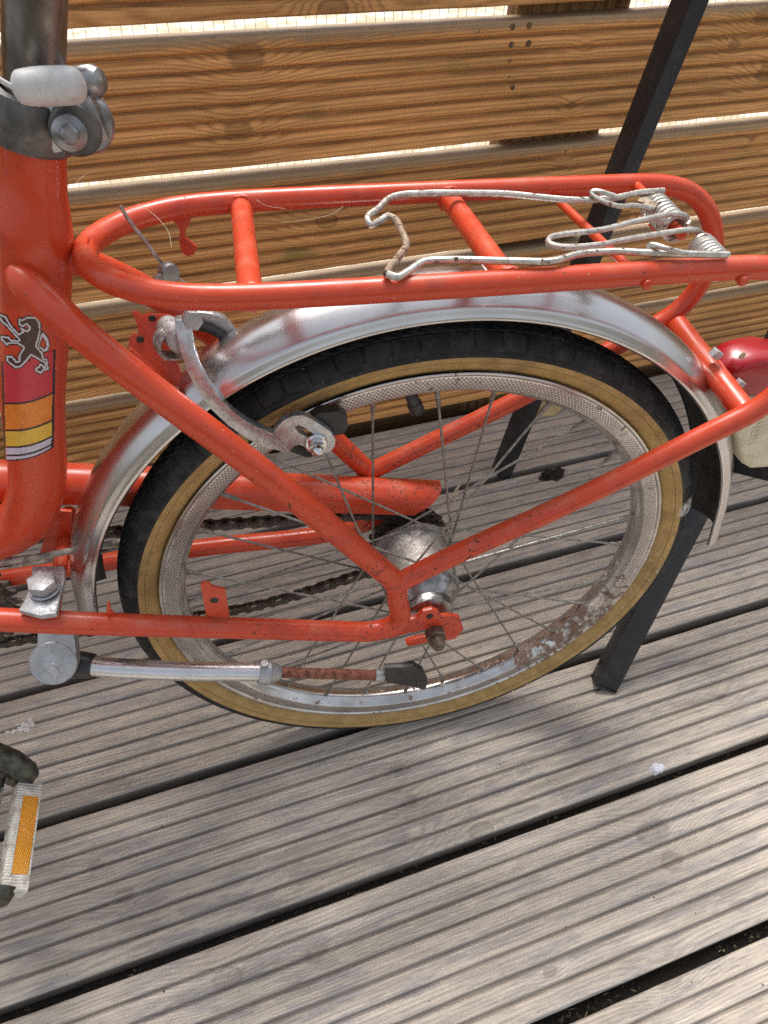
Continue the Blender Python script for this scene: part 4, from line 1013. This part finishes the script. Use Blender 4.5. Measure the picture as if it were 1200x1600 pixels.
# bird-dropping style white splat on the deck: tiny low lumps, one thing
def splat(name,px,py,n,spread,label,sz=.0012,stretch=2.5,seed=0):
    rnd=random.Random(seed); mb=MB()
    for i in range(n):
        p=wz(px,py,0)+V((rnd.gauss(0,spread*stretch),rnd.gauss(0,spread),0)); r=sz*rnd.uniform(.4,1.3)
        mb.revolve([(0.0002,r*1.6),(.0006,r*.9),(.0008,0)],p,(0,0,1),7)
    return link(name,mb.mesh(name,CRUST),label=label,category='stain')
splat('paint_splat',36,1137,60,.0028,'white splat dried on the deck boards above the pedal',.0012,2.2,1)
rnd=random.Random(11); mb=MB()
for i in range(70):
    p=wz(rnd.uniform(0,1200),rnd.uniform(1090,1600) if i%3 else rnd.uniform(700,1100),.0004); q=rnd.uniform(.0003,.0009)
    mb.revolve([(0,q*1.3),(q*.6,q*.8),(q*.8,0)],p,(rnd.uniform(-.3,.3),rnd.uniform(-.3,.3),1),5,mi=0 if rnd.random()<.55 else 1)
link('crumbs',mb.mesh('crumbs',[CRUST,plain('brown crumb',(.14,.10,.07),(.08,.06,.04),.9)],False),kind='stuff',label='pale and dark crumbs scattered over the deck boards')
# litter in the deck gaps
rnd=random.Random(7); mb=MB()
for kk,dens in ((-2,.2),(-1,.9),(0,1.),(1,.65),(2,.12),(3,.1)):
    yg=D0+DP*kk-DG/2
    for i in range(int(900*dens)):
        x=rnd.uniform(-.6,.75); 
        if noise.noise(V((x*9,kk*3.3,0)))<-.15: continue
        z=-.020+rnd.uniform(-.008,.006)+(.004 if kk<=0 else -.004); L=rnd.uniform(.0015,.006); a=rnd.uniform(0,2*PI); t=rnd.uniform(-.5,.5)
        d=V((math.cos(a),math.sin(a)*.6,t))*L; p=V((x,yg+rnd.uniform(-.004,.004),z)); wv=V((-math.sin(a),math.cos(a),.3))*rnd.uniform(.0003,.0012)
        b=len(mb.v); mb.v+=[tuple(p-d),tuple(p+wv),tuple(p+d),tuple(p-wv)]; mb.f.append((b,b+1,b+2,b+3)); mb.mi.append(rnd.choice((0,0,1,2)))
LIT1=plain('brown litter',(.09,.065,.04),(.05,.035,.025),.9); LIT2=plain('straw litter',(.22,.17,.10),(.13,.10,.06),.9)
link('leaf_litter',mb.mesh('leaf_litter',[SOIL,LIT1,LIT2],False),kind='stuff',label='dark soil and leaf litter caught in the deck gaps')
mb=MB()
for kk in (-3,-2,-1,0,1,2,3,4):
    yg=D0+DP*kk-DG/2; rows=[]
    for i in range(160):
        x=-1+i*.0175; rows.append([(x,yg-.0055,-.024+noise.noise(V((x*40,kk,0)))*.004),(x,yg,-.021+noise.noise(V((x*60,kk,3)))*.005),(x,yg+.0055,-.024+noise.noise(V((x*40,kk,6)))*.004)])
    if kk<=1: mb.quadgrid(rows)
link('gap_soil',mb.mesh('gap_soil',SOIL),kind='stuff',label='dark soil packed in the gaps between deck boards')
# cobweb threads and hairs on the rack
for pts in ([(150,268),(135,272),(120,285),(112,296)],[(440,348),(470,345),(520,334),(536,322)],[(400,312),(418,322),(446,326)],[(215,318),(240,335),(262,360),(268,385)]):
    mb=MB(); mb.tube(smooth_path([V(bz(a,c,.327)) for a,c in pts],4),.00012,4,False); part('cobweb_thread',mb,STRAW)
mb=MB(); mb.tube(smooth_path([V(bpt(a,c,0)) for a,c in ((693,505),(700,512),(708,522),(712,520))],3),.0003,4,False); mb.tube(smooth_path([V(bpt(a,c,0)) for a,c in ((704,778),(713,764),(719,758))],3),.0006,5,False)
mb.tube(smooth_path([V(bpt(a,c,-.005)) for a,c in ((708,790),(714,770),(716,758))],3),.0006,5,False); part('straw_wisp',mb,STRAW)
print('objects',len(bpy.data.objects))
